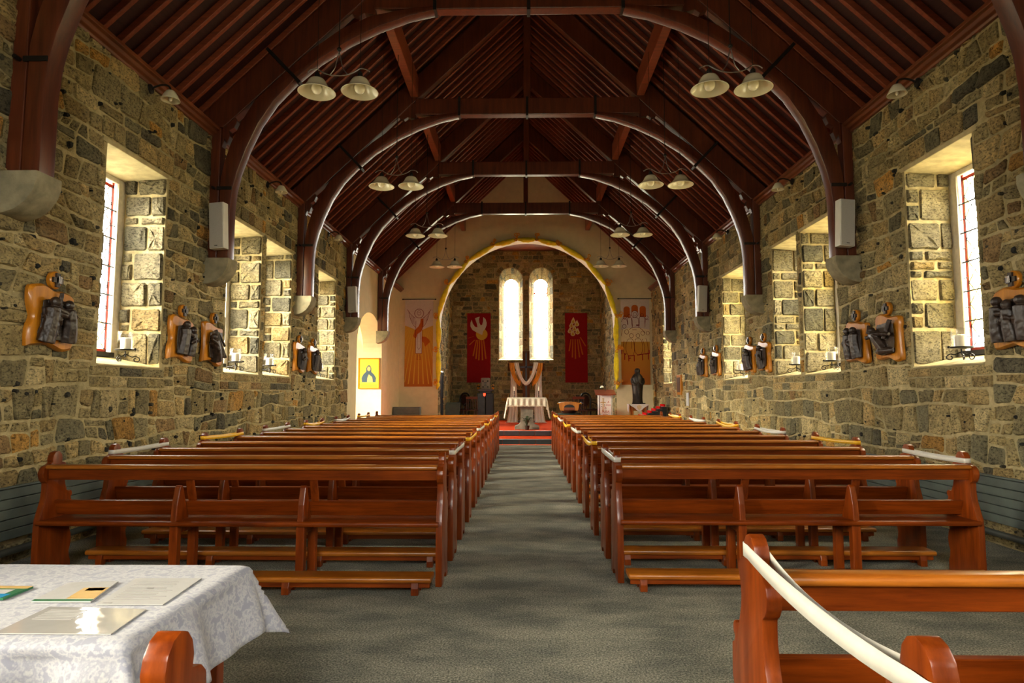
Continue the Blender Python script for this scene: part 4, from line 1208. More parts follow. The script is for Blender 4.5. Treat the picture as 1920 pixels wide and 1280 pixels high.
for y, s, lab in ((5.40, 0, 'orange-brown plaque with dark carved figures left of the nearest left window'),
                  (7.50, 1, 'tall carved plaque just right of the nearest left window'),
                  (8.27, 2, 'carved plaque with slanting beam below the left loudspeaker'),
                  (11.52, 3, 'slim carved plaque, left one of the pair between far left windows'),
                  (12.28, 4, 'slim carved plaque, right one of the pair between far left windows')):
    station(frL, y, lab, SHAPES[s], int(y*10))
for y, s, lab in ((5.50, 5, 'carved plaque of three figures cut off at the right edge'),
                  (7.42, 6, 'carved plaque with outstretched arm left of the nearest right window'),
                  (8.12, 7, 'carved plaque with two standing figures below the right loudspeaker'),
                  (11.25, 8, 'carved plaque, right one of the pair beyond the paired right windows'),
                  (11.97, 9, 'carved plaque with bent figure beside the third right wall candle'),
                  (14.05, 3, 'small far carved plaque on the right wall, nearer of the last two'),
                  (15.05, 4, 'small far carved plaque on the right wall, farthest of all')):
    station(frR, y, lab, SHAPES[s], int(y*10)+1)

# ------------------------------------------------------------------ candles on the sills
cnd = empty('candle_holder', (0, 0, 0))
for k in range(3):
    a = 2*PI*k/3+.5; c, s = math.cos(a), math.sin(a)
    pts = [(0, 0, .075), (.03, 0, .06), (.055, 0, .05), (.085, 0, .055), (.112, 0, .035), (.105, 0, .012), (.08, 0, .008), (.068, 0, .028), (.082, 0, .04)]
    MB().tube([(x*c, x*s, z) for x, y, z in curve(pts, 5)], .0045, 6).obj('scroll_leg', M['iron'], cnd, smooth='all')
MB().tube([(0, 0, .05), (0, 0, .105)], .006, 8).obj('stem', M['iron'], cnd)
MB().lathe([(0, .10), (.06, .10), (.083, .106), (.086, .116), (.082, .118), (.06, .108), (0, .106)], (0, 0, 0), 20).obj('dish', M['iron'], cnd, smooth=True)
MB().ball((.088, 0, .118), .012, 8, 6).obj('finial', M['iron'], cnd, smooth='all')
MB().lathe([(.070, .11), (.070, .275), (.066, .277), (.066, .112)], (0, 0, 0), 24).obj('glass_jar', M['jar'], cnd, smooth='all')
MB().lathe([(0, .11), (.042, .11), (.043, .215), (.036, .22), (.012, .212), (0, .212)], (0, 0, 0), 18).obj('candle', M['wax'], cnd, smooth=True)
MB().tube([(0, 0, .21), (.003, 0, .228)], .0018, 5).obj('wick', M['iron'], cnd)
CO = ['nearest', 'second', 'third', 'fourth']
first = True
for sn, s, ys in (('left', -1, (6.80, 9.44, 10.70, 13.40)), ('right', 1, (6.55, 9.28, 10.47, 13.15))):
    for i, y in enumerate(ys):
        lab = 'white candle in glass on scrolled iron stand, %s sill of the %s wall' % (CO[i], sn)
        loc = (s*(WX+.16), y, 1.648+.135*(.16+.022)/(REV+.15))
        if first: cnd.location = loc; tag(cnd, lab, 'candle', 'candles on the window sills'); cnd.scale = (1.2, 1.2, 1.2); first = False
        else: dup(cnd, loc, (.5 if s < 0 else 2.4), lab)
# ------------------------------------------------------------------ chancel arch garland
gar = empty('arch_garland', (ACX, YE-.04, ASPR))
rr = random.Random(9)
def arc(t):   # t 0..1 from the foot at left over the arch to the foot at right
    A = 1.85; L = PI*(AR+.03)+2*A; d = t*L; R_ = AR+.03
    if d < A: return Vector((-R_+.02, 0, -A+d))
    if d > L-A: return Vector((R_-.02, 0, -(d-(L-A))))
    a = PI-(d-A)/R_; return Vector((R_*math.cos(a), 0, R_*math.sin(a)))
ties = [.0, .085, .17, .255, .335, .415, .475, .525, .585, .665, .745, .83, .915, 1.0]
for k, (t0, t1) in enumerate(zip(ties, ties[1:])):
    pts = []; rad = []
    for i in range(13):
        q = i/12; p = arc(t0+(t1-t0)*q); c = Vector((p.x, 0, max(p.z, 0)))
        inward = (-Vector((p.x, 0, p.z if p.z > 0 else 0))).normalized()
        s_ = math.sin(PI*q)
        p = p+inward*(.01+.05*s_*(1 if .2 < t0 < .8 else .3)); p.y -= .01+.02*s_
        pts.append(p); rad.append(.035+.055*s_+.008*math.sin(i*2.1+k))
    MB().tube(pts, rad, 9).obj('swag', M['yellow'], gar, smooth='all')
for k, t in enumerate(ties):
    p = arc(t); out = Vector((p.x, 0, max(p.z, 0))).normalized(); mb = MB()
    for j in range(5):
        a = rr.uniform(0, 2*PI); l = rr.uniform(.07, .13)
        q = p+out*(.06+.04*math.cos(a))+Vector((0, -.05, 0))
        mb.tube(curve([q, q+Vector((math.cos(a)*l, -.03, math.sin(a)*l)), q+Vector((math.cos(a+.8)*l*.9, -.04, math.sin(a+.8)*l*.9)), q], 4), [.014]*13, 5)
    mb.ball(p+out*.05+Vector((0, -.06, 0)), .035, 7, 5)
    mb.obj('bow', M['orange'], gar, smooth='all')
for s in (0, 1):
    p = arc(s)
    MB().tube([p, p+Vector((.02, -.02, -.10)), p+Vector((-.02, -.02, -.22))], [.05, .06, .02], 8).obj('tail', M['yellow'], gar, smooth='all')
tag(gar, 'yellow gauze garland with orange bows draped round the chancel arch', 'garland')

# ------------------------------------------------------------------ banners
def _grad(t, b):
    c = t.nodes.new('ShaderNodeTexCoord'); sx = t.nodes.new('ShaderNodeSeparateXYZ'); m_ = t.nodes.new('ShaderNodeMath'); m_.operation = 'DIVIDE'; m_.inputs[1].default_value = 2.0
    t.links.new(c.outputs['Object'], sx.inputs[0]); t.links.new(sx.outputs['Z'], m_.inputs[0])
    t.links.new(ramp(t, m_.outputs[0], [(.05, (.40, .115, .008)), (.45, (.50, .20, .012)), (.95, (.52, .31, .03))]), b.inputs['Base Color']); b.inputs['Roughness'].default_value = .9
M['bgrad'] = mat('banner_dyed_gold', _grad)
def banner(name, x0, x1, z0, z1, y, ground, label, rod=True, hang=.0):
    e = empty(name, ((x0+x1)/2, y, z0)); W_, H_ = x1-x0, z1-z0
    MB().bb(-W_/2, W_/2, -.006, .0, 0, H_).obj('cloth', ground, e)
    if rod:
        MB().tube([(-W_/2-.07, -.01, H_+.012), (W_/2+.07, -.01, H_+.012)], .012, 8).obj('rod', M['iron'], e)
        for s in (-1, 1): MB().ball((s*(W_/2+.08), -.01, H_+.012), .025, 8, 6).obj('finial', M['iron'], e, smooth='all')
    tag(e, label, 'banner')
    def patch(poly, m_, nm, lay=1, par=None):
        return MB().prism([((u-.5)*W_, (1-v)*H_) for u, v in poly], 1, -.006-.0015*lay, -.005).obj(nm, m_, par or e)
    def line(pts, m_, nm, wd=.012, lay=3, mbx=None, closed=False):
        P = [((u-.5)*W_, (1-v)*H_) for u, v in pts]; mb = mbx or MB()
        if len(P) > 3 and not closed and wd < .02: P = [(q.x, q.y) for q in curve([(a, b, 0) for a, b in P], 4)]
        if closed: P = P+[P[0]]
        for (a, b), (c, d) in zip(P, P[1:]):
            L = math.hypot(c-a, d-b) or 1; nx, nz = -(d-b)/L*wd/2, (c-a)/L*wd/2; ex, ez = (c-a)/L*wd*.3, (d-b)/L*wd*.3
            q = [(a+nx-ex, b+nz-ez), (c+nx+ex, d+nz+ez), (c-nx+ex, d-nz+ez), (a-nx-ex, b-nz-ez)]
            mb.prism(q, 1, -.006-.0015*lay, -.005)
        if mbx is None: return mb.obj(nm, m_, e)
    return e, patch, line
def circ(u, v, ru, rv, n=20): return [(u+ru*math.cos(2*PI*i/n), v+rv*math.sin(2*PI*i/n)) for i in range(n)]
# risen figure, left of the arch (u, v run from the top left corner)
e, patch, line = banner('figure_banner', -4.02, -3.08, 1.57, 4.47, YE-.02, M['bwhite'], 'tall orange banner with white robed figure, raised arms, left of arch')
patch([(0, .30), (.25, .33), (.5, .37), (.75, .33), (1, .30), (1, 1), (0, 1)], M['bgrad'], 'orange_ground')
for i in range(17):
    a = -1.42+2.84*i/16
    du, dv = math.sin(a), math.cos(a)
    r0 = .10; k0 = (.5+du*.38, .30+dv*.06)
    if abs(du) > .01: tmax = min((.5-abs(du)*.38)/abs(du) if True else 9, (1-.36)/max(dv, .05)*1.0)
    L = min((.5-.38*abs(du))/max(abs(du), 1e-3)*1.0, .62/max(dv, .02))
    tip = (min(1, max(0, k0[0]+du*L*.98)), min(.97, k0[1]+dv*L*1.15))
    wv = .02
    patch([(k0[0]-.010, k0[1]), (k0[0]+.010, k0[1]), (min(1, tip[0]+wv), tip[1]), (max(0, tip[0]-wv), tip[1])], M['byellow'], 'ray', 2)
patch([(.14, .13), (.30, .22), (.38, .23), (.60, .23), (.70, .22), (.88, .11), (.80, .20), (.74, .28), (.60, .33), (.60, .62), (.39, .62), (.39, .33), (.28, .29), (.20, .22)], M['bwhite'], 'robe', 3)
patch(circ(.5, .16, .16, .052), M['bwhite'], 'halo', 3)
ml = MB()
line(circ(.5, .16, .16, .052), None, '', .016, 5, ml, True)
line(circ(.5, .155, .065, .028), None, '', .010, 5, ml, True)
line([(.46, .148), (.54, .148)], None, '', .008, 5, ml); line([(.47, .168), (.53, .168)], None, '', .008, 5, ml)
for s in (-1, 1):
    line([(.5+s*.42, .115), (.5+s*.30, .17), (.5+s*.14, .215)], None, '', .012, 5, ml)
    line([(.5+s*.37, .135), (.5+s*.32, .21), (.5+s*.22, .285), (.5+s*.12, .32)], None, '', .012, 5, ml)
    for k in range(4): line([(.5+s*(.30-.05*k), .185+.006*k), (.5+s*(.27-.04*k), .25+.014*k)], None, '', .008, 5, ml)
    line([(.5+s*.11, .25), (.5+s*.11, .62)], None, '', .012, 5, ml)
    line([(.5+s*.06, .38), (.5+s*.06, .55), (.5, .575)], None, '', .010, 5, ml)
    line([(.5+s*.03, .635), (.5+s*.06, .69), (.5+s*.02, .69)], None, '', .010, 5, ml)
line([(.39, .62), (.61, .62)], None, '', .012, 5, ml)
ml.obj('outline', M['bmaroon'], e)
patch([(.56, .22), (.66, .22), (.66, .30), (.58, .37), (.44, .40), (.40, .45), (.34, .44), (.30, .42), (.36, .35), (.48, .31), (.54, .27)], M['brust'], 'sash', 4)
patch([(.60, .425), (.74, .43), (.86, .46), (.90, .49), (.80, .52), (.72, .545), (.68, .50), (.60, .48)], M['brust'], 'sash_tail', 4)
# table scene, right of the arch: plain outline figures round a table
e, patch, line = banner('supper_banner', 3.16, 4.11, 1.63, 4.47, YE-.02, M['bwhite'], 'tall cream to orange banner of seated figures at table, right of arch')
patch([(0, .36), (.3, .34), (.7, .34), (1, .36), (1, .50), (0, .50)], M['skin'], 'cream_ground')
patch([(0, .50), (1, .50), (1, .72), (0, .72)], M['bgrad'], 'gold_ground')
patch([(0, .72), (1, .72), (1, 1), (0, 1)], M['bgrad'], 'orange_ground')
for (u, v, hw) in ((.21, .085, .11), (.49, .068, .115), (.77, .08, .11)):
    patch([(u-hw, v+.13), (u-hw, v+.03)]+[(u-hw*math.cos(PI*i/8), v+.03-.03*math.sin(PI*i/8)) for i in range(1, 8)]+[(u+hw, v+.03), (u+hw, v+.13)], M['brust'], 'arched_window', 2)
patch(circ(.49, .175, .115, .038), M['bwhite'], 'halo', 3)
ml = MB()
line(circ(.49, .175, .115, .038), None, '', .012, 5, ml, True)
for (u, v, r) in ((.49, .178, .06), (.14, .215, .06), (.30, .20, .055), (.74, .19, .055), (.90, .215, .055), (.12, .32, .065), (.93, .40, .06), (.20, .385, .075), (.36, .43, .07), (.59, .43, .065), (.76, .40, .07)):
    line(circ(u, v, r, r*.36, 12), None, '', .010, 5, ml, True)
for pts in ([(.02, .27), (.08, .23), (.20, .24), (.24, .30)], [(.25, .30), (.24, .23), (.38, .225), (.40, .33)], [(.40, .33), (.38, .225), (.60, .225), (.62, .33)],
            [(.64, .32), (.66, .215), (.82, .215), (.84, .33)], [(.84, .30), (.86, .235), (.98, .245)], [(.28, .36), (.40, .335), (.60, .33), (.74, .36), (.82, .40)],
            [(.05, .35), (.02, .43)], [(.40, .36), (.54, .36)], [(.1, .49), (.06, .58), (.10, .635), (.20, .64)], [(.25, .47), (.18, .52), (.17, .60), (.25, .66), (.40, .66), (.46, .60), (.44, .51), (.38, .47), (.25, .47)],
            [(.36, .49), (.36, .58)], [(.50, .47), (.46, .53), (.48, .61), (.58, .655), (.70, .64), (.75, .57), (.72, .50), (.64, .465), (.50, .47)], [(.74, .47), (.82, .55), (.80, .63)], [(.86, .46), (.93, .55), (.92, .64), (.80, .645)]):
    line(pts, None, '', .011, 5, ml)
ml.obj('outline', M['bmaroon'], e)
ml = MB()
for pts in ([(.10, .64), (.16, .645), (.12, .65), (.12, .71)], [(.24, .665), (.46, .66)], [(.26, .665), (.26, .725)], [(.45, .66), (.45, .725)], [(.26, .695), (.33, .69)], [(.56, .655), (.96, .635)], [(.74, .65), (.74, .715)], [(.94, .64), (.94, .705)], [(.02, .56), (.02, .64)], [(.97, .60), (.97, .64)]):
    line(pts, None, '', .028, 4, ml)
patch([(.53, .300), (.63, .300), (.62, .313), (.54, .313)], M['bmaroon'], 'chalice', 5)
ml.obj('stool', M['bred'], e)
# dove and flames on the red banners of the east wall
ZB0, ZB1 = 1.77, 4.53
e, patch, line = banner('dove_banner', -2.31, -1.37, ZB0, ZB1, CY-.05, M['bred'], 'crimson banner with white dove and gold sun, left of lancets', rod=False)
for i, (u0, u1, v1) in enumerate(((.33, .10, .46), (.40, .26, .62), (.46, .38, .66), (.54, .50, .68), (.62, .66, .68), (.70, .80, .66), (.28, .05, .36))):
    patch([(u0-.022, .385 if i < 6 else .34), (u0+.022, .385 if i < 6 else .33), (u1+.03, v1), (u1-.03, v1)], M['bray'], 'ray', 1)
patch(circ(.62, .305, .245, .083), M['byellow'], 'sun', 2)
patch([(.64, .315), (.50, .295), (.36, .27), (.22, .24), (.14, .19), (.14, .14), (.19, .095), (.24, .15), (.33, .195), (.44, .205), (.42, .16), (.37, .11), (.33, .075), (.42, .06), (.53, .05), (.50, .09), (.52, .14), (.58, .178), (.64, .165), (.68, .11), (.68, .055), (.78, .085), (.83, .14), (.82, .18), (.76, .23), (.68, .26)], M['bwhite'], 'dove', 3)
e, patch, line = banner('flame_banner', 1.585, 2.47, ZB0, ZB1, CY-.05, M['bred'], 'crimson banner with seven gold flames, right of lancets', rod=False)
for i, (u0, u1, v1) in enumerate(((.26, .18, .55), (.35, .32, .64), (.45, .46, .66), (.55, .64, .64), (.63, .78, .60), (.68, .92, .48))):
    patch([(u0-.022, .38-.03*(i == 5)), (u0+.022, .38-.03*(i == 5)), (u1+.03, v1), (u1-.03, v1)], M['bray'], 'ray', 1)
def drop(u, v, r, h): return [(u+.12*r, v-h), (u+.55*r, v-.45*h), (u+r, v+.1*h), (u+.7*r, v+.42*h), (u, v+.55*h), (u-.7*r, v+.42*h), (u-r, v+.1*h), (u-.5*r, v-.45*h)]
for i, (u, v) in enumerate(((.37, .12), (.53, .16), (.29, .18), (.42, .23), (.22, .26), (.56, .275), (.35, .30))):
    patch(drop(u, v, .105, .062), M['skin'], 'flame', 2); patch(drop(u, v+.006, .055, .034), M['byellow'], 'flame_heart', 3)

# ------------------------------------------------------------------ sanctuary furniture (floor at z = .30)
FZ = .30
# cross with draped cloths
M['crosswood'] = wood('cross_wood', (.05, .022, .008), (.13, .06, .022), .7, 2, .15)
x_ = empty('wooden_cross', (.025, 23.0, FZ))
MB().bb(-.125, .125, -.05, .05, 0, 2.56).obj('upright', M['crosswood'], x_, bevel=.01)
MB().bb(-.66, .66, -.048, .048, 1.85, 2.12).obj('crossbar', M['crosswood'], x_, bevel=.01)
MB().bb(-.03, .03, -.056, -.04, .1, 2.5).obj('inlay', M['black'], x_)
MB().bb(-.6, .6, -.056, -.04, 1.96, 2.01).obj('inlay', M['black'], x_)
MB().bb(-.3, .3, -.2, .2, 0, .08).obj('foot', M['chair'], x_, bevel=.01)
tag(x_, 'tall dark wooden cross behind the altar between the lancets', 'cross')
def drape(pts0, pts1, folds, depth, nu=18, nv=20):
    """cloth spanned between two curves with folds"""
    a = curve(pts0, 8); b = curve(pts1, 8)
    def at(c, t):
        f = t*(len(c)-1); i = min(int(f), len(c)-2); return c[i].lerp(c[i+1], f-i)
    def fn(u, v):
        p = at(a, v).lerp(at(b, v), u); p = Vector(p); p.y += depth*math.sin(u*PI*folds+v*2)
        return p
    return MB().grid(fn, nu, nv)
ow = empty('orange_drape', (.025, 22.93, 2.42))
for s in (-1, 1):
    a = [(s*.60, -.01, .02), (s*.57, -.03, -.25), (s*.42, -.05, -.62), (s*.28, -.05, -.78), (s*.22, -.04, -.80), (s*.17, -.03, -.55), (s*.14, .0, -.30)]
    b = [(s*.42, -.01, .02), (s*.40, -.04, -.25), (s*.33, -.06, -.50), (s*.26, -.06, -.63), (s*.24, -.05, -.66), (s*.23, -.04, -.45), (s*.24, .0, -.25)]
    o = drape(a, b, 5, .014).obj('fold', M['orangecloth'], ow, smooth='all'); o.modifiers.new('t', 'SOLIDIFY').thickness = .004
    MB().bb(min(s*.40, s*.62), max(s*.40, s*.62), -.03, .17, .005, .02).obj('top_fold', M['orangecloth'], ow, bevel=.005)
tag(ow, 'orange satin cloth draped over both arms of the cross', 'drape')
ww = empty('white_drape', (.025, 22.9, 2.42))
o = drape([(-.44, .02, .03), (-.36, -.03, -.25), (-.2, -.05, -.62), (0, -.06, -.80), (.2, -.05, -.62), (.36, -.03, -.25), (.44, .02, .03)],
          [(-.27, .02, .03), (-.22, -.04, -.25), (-.13, -.06, -.50), (0, -.07, -.66), (.13, -.06, -.50), (.22, -.04, -.25), (.27, .02, .03)], 4, .012).obj('swag', M['whitecloth'], ww, smooth='all')
o.modifiers.new('t', 'SOLIDIFY').thickness = .004
for s in (-1, 1):
    o = drape([(s*.56, .12, -.1), (s*.56, .10, -.8), (s*.60, .05, -1.5), (s*.68, -.05, -2.05), (s*.74, -.2, -2.09)], [(s*.36, .12, -.1), (s*.34, .10, -.8), (s*.30, .05, -1.5), (s*.30, -.05, -2.05), (s*.28, -.2, -2.09)], 7, .022, 30, 20).obj('tail', M['whitecloth'], ww, smooth='all')
    o.modifiers.new('t', 'SOLIDIFY').thickness = .004
tag(ww, 'white cloth swagged on the cross with long tails to the floor', 'drape')
# altar
al = empty('altar', (.03, 18.95, FZ))
MB().prism([(-.36, 0), (.36, 0), (.36, .09), (.31, .12), (.24, .14), (.20, .20), (.185, .30), (.185, .58), (.21, .60), (.21, .68), (-.21, .68), (-.21, .60), (-.185, .58), (-.185, .30), (-.20, .20), (-.24, .14), (-.31, .12), (-.36, .09)], 1, -.22, .22).obj('pedestal', M['greystone'], al, bevel=.01)
MB().bb(-.54, .54, -.32, .32, .80, .92).obj('slab', M['greystone'], al, bevel=.008)
MB().bb(-.26, .26, -.26, .26, .67, .81).obj('capital', M['greystone'], al, bevel=.01)
tag(al, 'small grey stone altar on a flared pedestal', 'altar')
ac = empty('altar_cloth', (.03, 18.95, FZ+.925))
def acl(u, v):
    W_, D_ = .55, .33; oz = .24
    x = (u-.5)*2*(W_+.58); y = (v-.5)*2*(D_+oz)
    ex = min(max(x, -W_), W_); ey = min(max(y, -D_), D_); dx, dy = x-ex, y-ey; d = math.hypot(dx, dy)
    if d < 1e-6: return (x, y, .004)
    nx, ny = dx/d, dy/d
    fl_ = (.17 if abs(dx) > abs(dy) else .06)*d+.014*math.sin((y if abs(dx) > abs(dy) else x)*38)*min(1, d/.1)
    z = -math.sqrt(max(0, d*d-fl_*fl_*.5))
    if abs(dy) > abs(dx) and d > oz*.98: z -= .022*abs(math.sin(x*26))
    return (ex+nx*(fl_+.012), ey+ny*(fl_+.012), .004+z)
o = MB().grid(acl, 90, 46).obj('cloth', M['lace'], ac, smooth='all'); o.modifiers.new('t', 'SOLIDIFY').thickness = .003
mb = MB()
for i in range(22):
    x = -.56+1.12*i/21; mb.tube([(x-.027, -.372, -.215), (x-.016, -.374, -.245), (x, -.375, -.255), (x+.016, -.374, -.245), (x+.027, -.372, -.215)], .006, 5)
mb.obj('scalloped_hem', M['lace'], ac)
tag(ac, 'cream lace altar cloth with scalloped front and long hanging ends', 'altar cloth')
cs = empty('candlestick', (0, 0, 0))
MB().lathe([(.035, 0), (.035, .008), (.012, .02), (.009, .05), (.016, .065), (.008, .08), (.008, .11), (.017, .125), (.008, .14), (.012, .165), (.020, .175), (.018, .185), (0, .185)], (0, 0, 0), 14).obj('stick', M['bronze'], cs, smooth=True)
MB().lathe([(.011, .18), (.011, .31), (.004, .315), (0, .315)], (0, 0, 0), 10).obj('candle', M['wax'], cs, smooth=True)
cs.location = (-.345, 19.05, FZ+.932); tag(cs, 'slim candle in a dark candlestick at the left of the altar', 'candlestick', 'altar candlesticks')
dup(cs, (.38, 19.05, FZ+.932), label='slim candle in a dark candlestick at the right of the altar')
# plant arrangement before the altar
pt = empty('plant', (.03, 18.60, FZ)); rr = random.Random(3)
MB().lathe([(.05, 0), (.06, .02), (.075, .12), (.07, .125), (.05, .11), (0, .11)], (0, 0, 0), 14).obj('pot', M['bronze'], pt, smooth=True)
for k in range(16):
    a = rr.uniform(0, 2*PI); l = rr.uniform(.12, .30); c, s = math.cos(a), math.sin(a); r_ = rr.uniform(.05, .17)
    p = curve([(0, 0, .1), (c*r_*.4, s*r_*.4*.6, .1+l*.7), (c*r_, s*r_*.6, .1+l), (c*r_*1.5, s*r_*.8, .1+l*.85)], 4)
    w_ = [.004+.022*math.sin(PI*i/(len(p)-1)) for i in range(len(p))]; vs = []; fs = []
    for i, q in enumerate(p): vs += [(q.x-s*w_[i], q.y+c*w_[i], q.z), (q.x, q.y, q.z+.006), (q.x+s*w_[i], q.y-c*w_[i], q.z)]
    for i in range(len(p)-1):
        for j in (0, 1): fs.append((3*i+j, 3*i+j+1, 3*i+j+4, 3*i+j+3))
    MB().add(vs, fs).obj('leaf', M['leaf'] if 'leaf' in M else M.setdefault('leaf', plain('dark_leaf', (.022, .035, .012), .5)), pt)
tag(pt, 'dark potted plant at the foot of the altar pedestal', 'plant')
# tabernacle pillar
tp = empty('marble_pillar', (-1.52, 24.6, FZ))
MB().prism([(-.34, -.28), (.34, -.28), (.34, .28), (-.34, .28)], 2, 0, .14).obj('plinth', M['font'], tp, bevel=.01)
MB().bb(-.31, .0, -.25, .25, .14, 1.06).obj('shaft', M['font'], tp, bevel=.02)
MB().bb(-.0, .31, -.25, .25, .14, 1.06).obj('shaft', M['black'], tp, bevel=.03)
MB().bb(-.22, .22, -.2, .2, 1.06, 1.14).obj('neck', M['black'], tp, bevel=.01)
MB().bb(-.30, .30, -.25, .25, 1.14, 1.20).obj('top_slab', M['chair'], tp, bevel=.01)
tag(tp, 'dark green marble pillar left of the altar carrying the tabernacle', 'pillar')
tb = empty('tabernacle', (-1.52, 24.6, FZ+1.2))
MB().bb(-.17, .17, -.16, .16, .0, .40).obj('box', M['tab'] if 'tab' in M else M.setdefault('tab', plain('enamel_beige', (.22, .20, .13), .4)), tb, bevel=.012)
MB().bb(-.15, .15, -.175, -.155, .03, .37).obj('door', M['tab'], tb, bevel=.006)
for (u, v) in ((-.09, .09), (.09, .09), (-.09, .31), (.09, .31)): MB().ball((u, -.178, v), (.028, .008, .032), 8, 5).obj('enamel_boss', M['font'], tb)
for (u0, u1, v) in ((-.05, .05, .25), (-.035, .035, .2), (-.045, .045, .15)): MB().bb(u0, u1, -.184, -.17, v-.012, v+.012).obj('ornament', M['font'], tb)
MB().prism([(-.18, .40), (.18, .40), (.14, .44), (-.14, .44)], 1, -.16, .16).obj('lid', M['tab'], tb, bevel=.006)
tag(tb, 'boxlike enamelled tabernacle on the dark marble pillar', 'tabernacle')
for s, x, lab in ((-1, -1.80, 'left'), (1, -1.24, 'right')):
    ln = empty('flower_pot', (x, 24.55, FZ+1.2))
    MB().lathe([(.035, 0), (.05, .05), (.045, .08), (0, .075)], (0, 0, 0), 12).obj('pot', M['orange'], ln, smooth=True)
    for k in range(6): MB().ball((.04*math.cos(k), .03*math.sin(k*2), .10+.012*k), .03, 7, 5).obj('flower', M['orange'] if k % 2 else M['leaf'], ln, smooth='all')
    tag(ln, 'small orange flower pot at the %s of the tabernacle' % lab, 'flower pot')
rl = empty('red_lamp', (-1.55, 24.30, FZ+.92))
MB().bb(-.05, .05, 0, .05, -.02, .02).obj('bracket', M['iron'], rl)
def _lit(t, b):
    b.inputs['Base Color'].default_value = (.6, .02, .01, 1); b.inputs['Emission Color'].default_value = (1, .06, .02, 1); b.inputs['Emission Strength'].default_value = 1.2
M['litred'] = mat('lit_red_glass', _lit)
MB().lathe([(.02, .0), (.04, .03), (.045, .11), (.038, .115), (0, .1)], (0, 0, .02), 12).obj('red_glass', M['litred'], rl, smooth=True)
tag(rl, 'small glowing red sanctuary lamp on the marble pillar', 'lamp')
# chairs
def round_chair(loc, rz, label):
    e = empty('balloon_back_chair', loc, rz)
    MB().tube(curve([(-.17, .2, .44), (-.20, .22, .70), (-.21, .24, .88), (-.12, .25, 1.02), (0, .25, 1.05), (.12, .25, 1.02), (.21, .24, .88), (.20, .22, .70), (.17, .2, .44)], 5), .035, 8).obj('back_frame', M['black'], e, smooth='all')
    MB().ball((0, .235, .78), (.16, .03, .22), 14, 9).obj('back_pad', M['chair'], e, smooth='all')
    MB().bb(-.25, .25, -.25, .24, .40, .48).obj('seat', M['chair'], e, bevel=.02)
    for sx in (-.2, .2):
        for sy in (-.2, .2): MB().tube([(sx, sy, .42), (sx*.95, sy*.98, .2), (sx, sy*1.05, 0)], [.028, .02, .016], 8).obj('leg', M['black'], e, smooth='all')
    for sx in (-.24, .24): MB().tube(curve([(sx, .2, .72), (sx*1.1, 0, .68), (sx, -.18, .62), (sx, -.2, .45)], 4), .018, 8).obj('arm', M['black'], e, smooth='all')
    tag(e, label, 'chair', 'balloon-back chairs')
round_chair((-2.42, 24.3, FZ), -.5, 'dark balloon-back chair left of the marble pillar')
round_chair((2.33, 23.6, FZ), .45, 'dark balloon-back chair between the font and the lectern')
def slat_chair(loc, rz, label):
    e = empty('slatted_chair', loc, rz)
    for sx in (-.2, .2):
        MB().bb(sx-.02, sx+.02, .18, .22, 0, .92).obj('back_post', M['chair'], e, bevel=.004)
        MB().bb(sx-.02, sx+.02, -.22, -.18, 0, .43).obj('leg', M['chair'], e, bevel=.004)
    MB().bb(-.22, .22, .175, .215, .84, .93).obj('top_rail', M['rafter'], e, bevel=.006)
    for i in range(4): MB().bb(-.145+.087*i, -.115+.087*i, .19, .205, .45, .85).obj('slat', M['chair'], e, bevel=.003)
    MB().bb(-.23, .23, -.23, .22, .42, .46).obj('seat', M['chair'], e, bevel=.006)
    tag(e, label, 'chair', 'slatted wooden chairs')
slat_chair((-1.98, 23.2, FZ), PI-.15+PI, 'reddish slatted chair beside the left balloon-back chair')
slat_chair((1.93, 22.9, FZ), .15, 'reddish slatted chair right of the wooden font')
gs = empty('folded_chairs', (-2.62, 23.2, FZ))
for k in range(6):
    MB().box((0, .05*k-.15, .36+.012*k), (.5, .025, .62), ('X', -.25)).obj('folded_chair', M['dado'], gs, bevel=.01)
tag(gs, 'stack of dark green folded chairs by the chancel door', 'chair stack')
# font: a wooden bowl on a green stone base
fo = empty('font', (1.38, 20.6, FZ))
MB().lathe([(.30, 0), (.30, .06), (.20, .12), (.17, .22), (.24, .30), (.40, .34), (.42, .38), (.40, .42), (0, .42)], (0, 0, 0), 20, 1, .8).obj('base', M['font'], fo, smooth=True)
MB().lathe([(.16, .40), (.24, .46), (.27, .52), (0, .52)], (0, 0, 0), 18).obj('bowl', M['chair'], fo, smooth=True)
MB().prism([(-.27, .50), (.27, .50), (.30, .58), (.315, .70), (.345, .705), (.355, .745), (.28, .76), (.12, .78), (-.12, .78), (-.28, .76), (-.355, .745), (-.345, .705), (-.315, .70), (-.30, .58)], 1, -.2, .2).obj('chest', M['plaque'], fo, bevel=.012)
MB().prism([(-.17, .60)]+[(-.17*math.cos(PI*i/8), .60+.10*math.sin(PI*i/8)) for i in range(1, 8)]+[(.17, .60)], 1, -.21, -.19).obj('arched_recess', M['black'], fo)
MB().bb(-.18, .18, -.212, -.195, .53, .585).obj('front_bar', M['rafter'], fo, bevel=.004)
for s in (-1, 1): MB().tube([(s*.30, -.18, .72), (s*.36, -.19, .735), (s*.38, -.19, .71)], .022, 8).obj('handle', M['gold'], fo)
tag(fo, 'orange-brown wooden font chest with arched recess on green stone base', 'font')
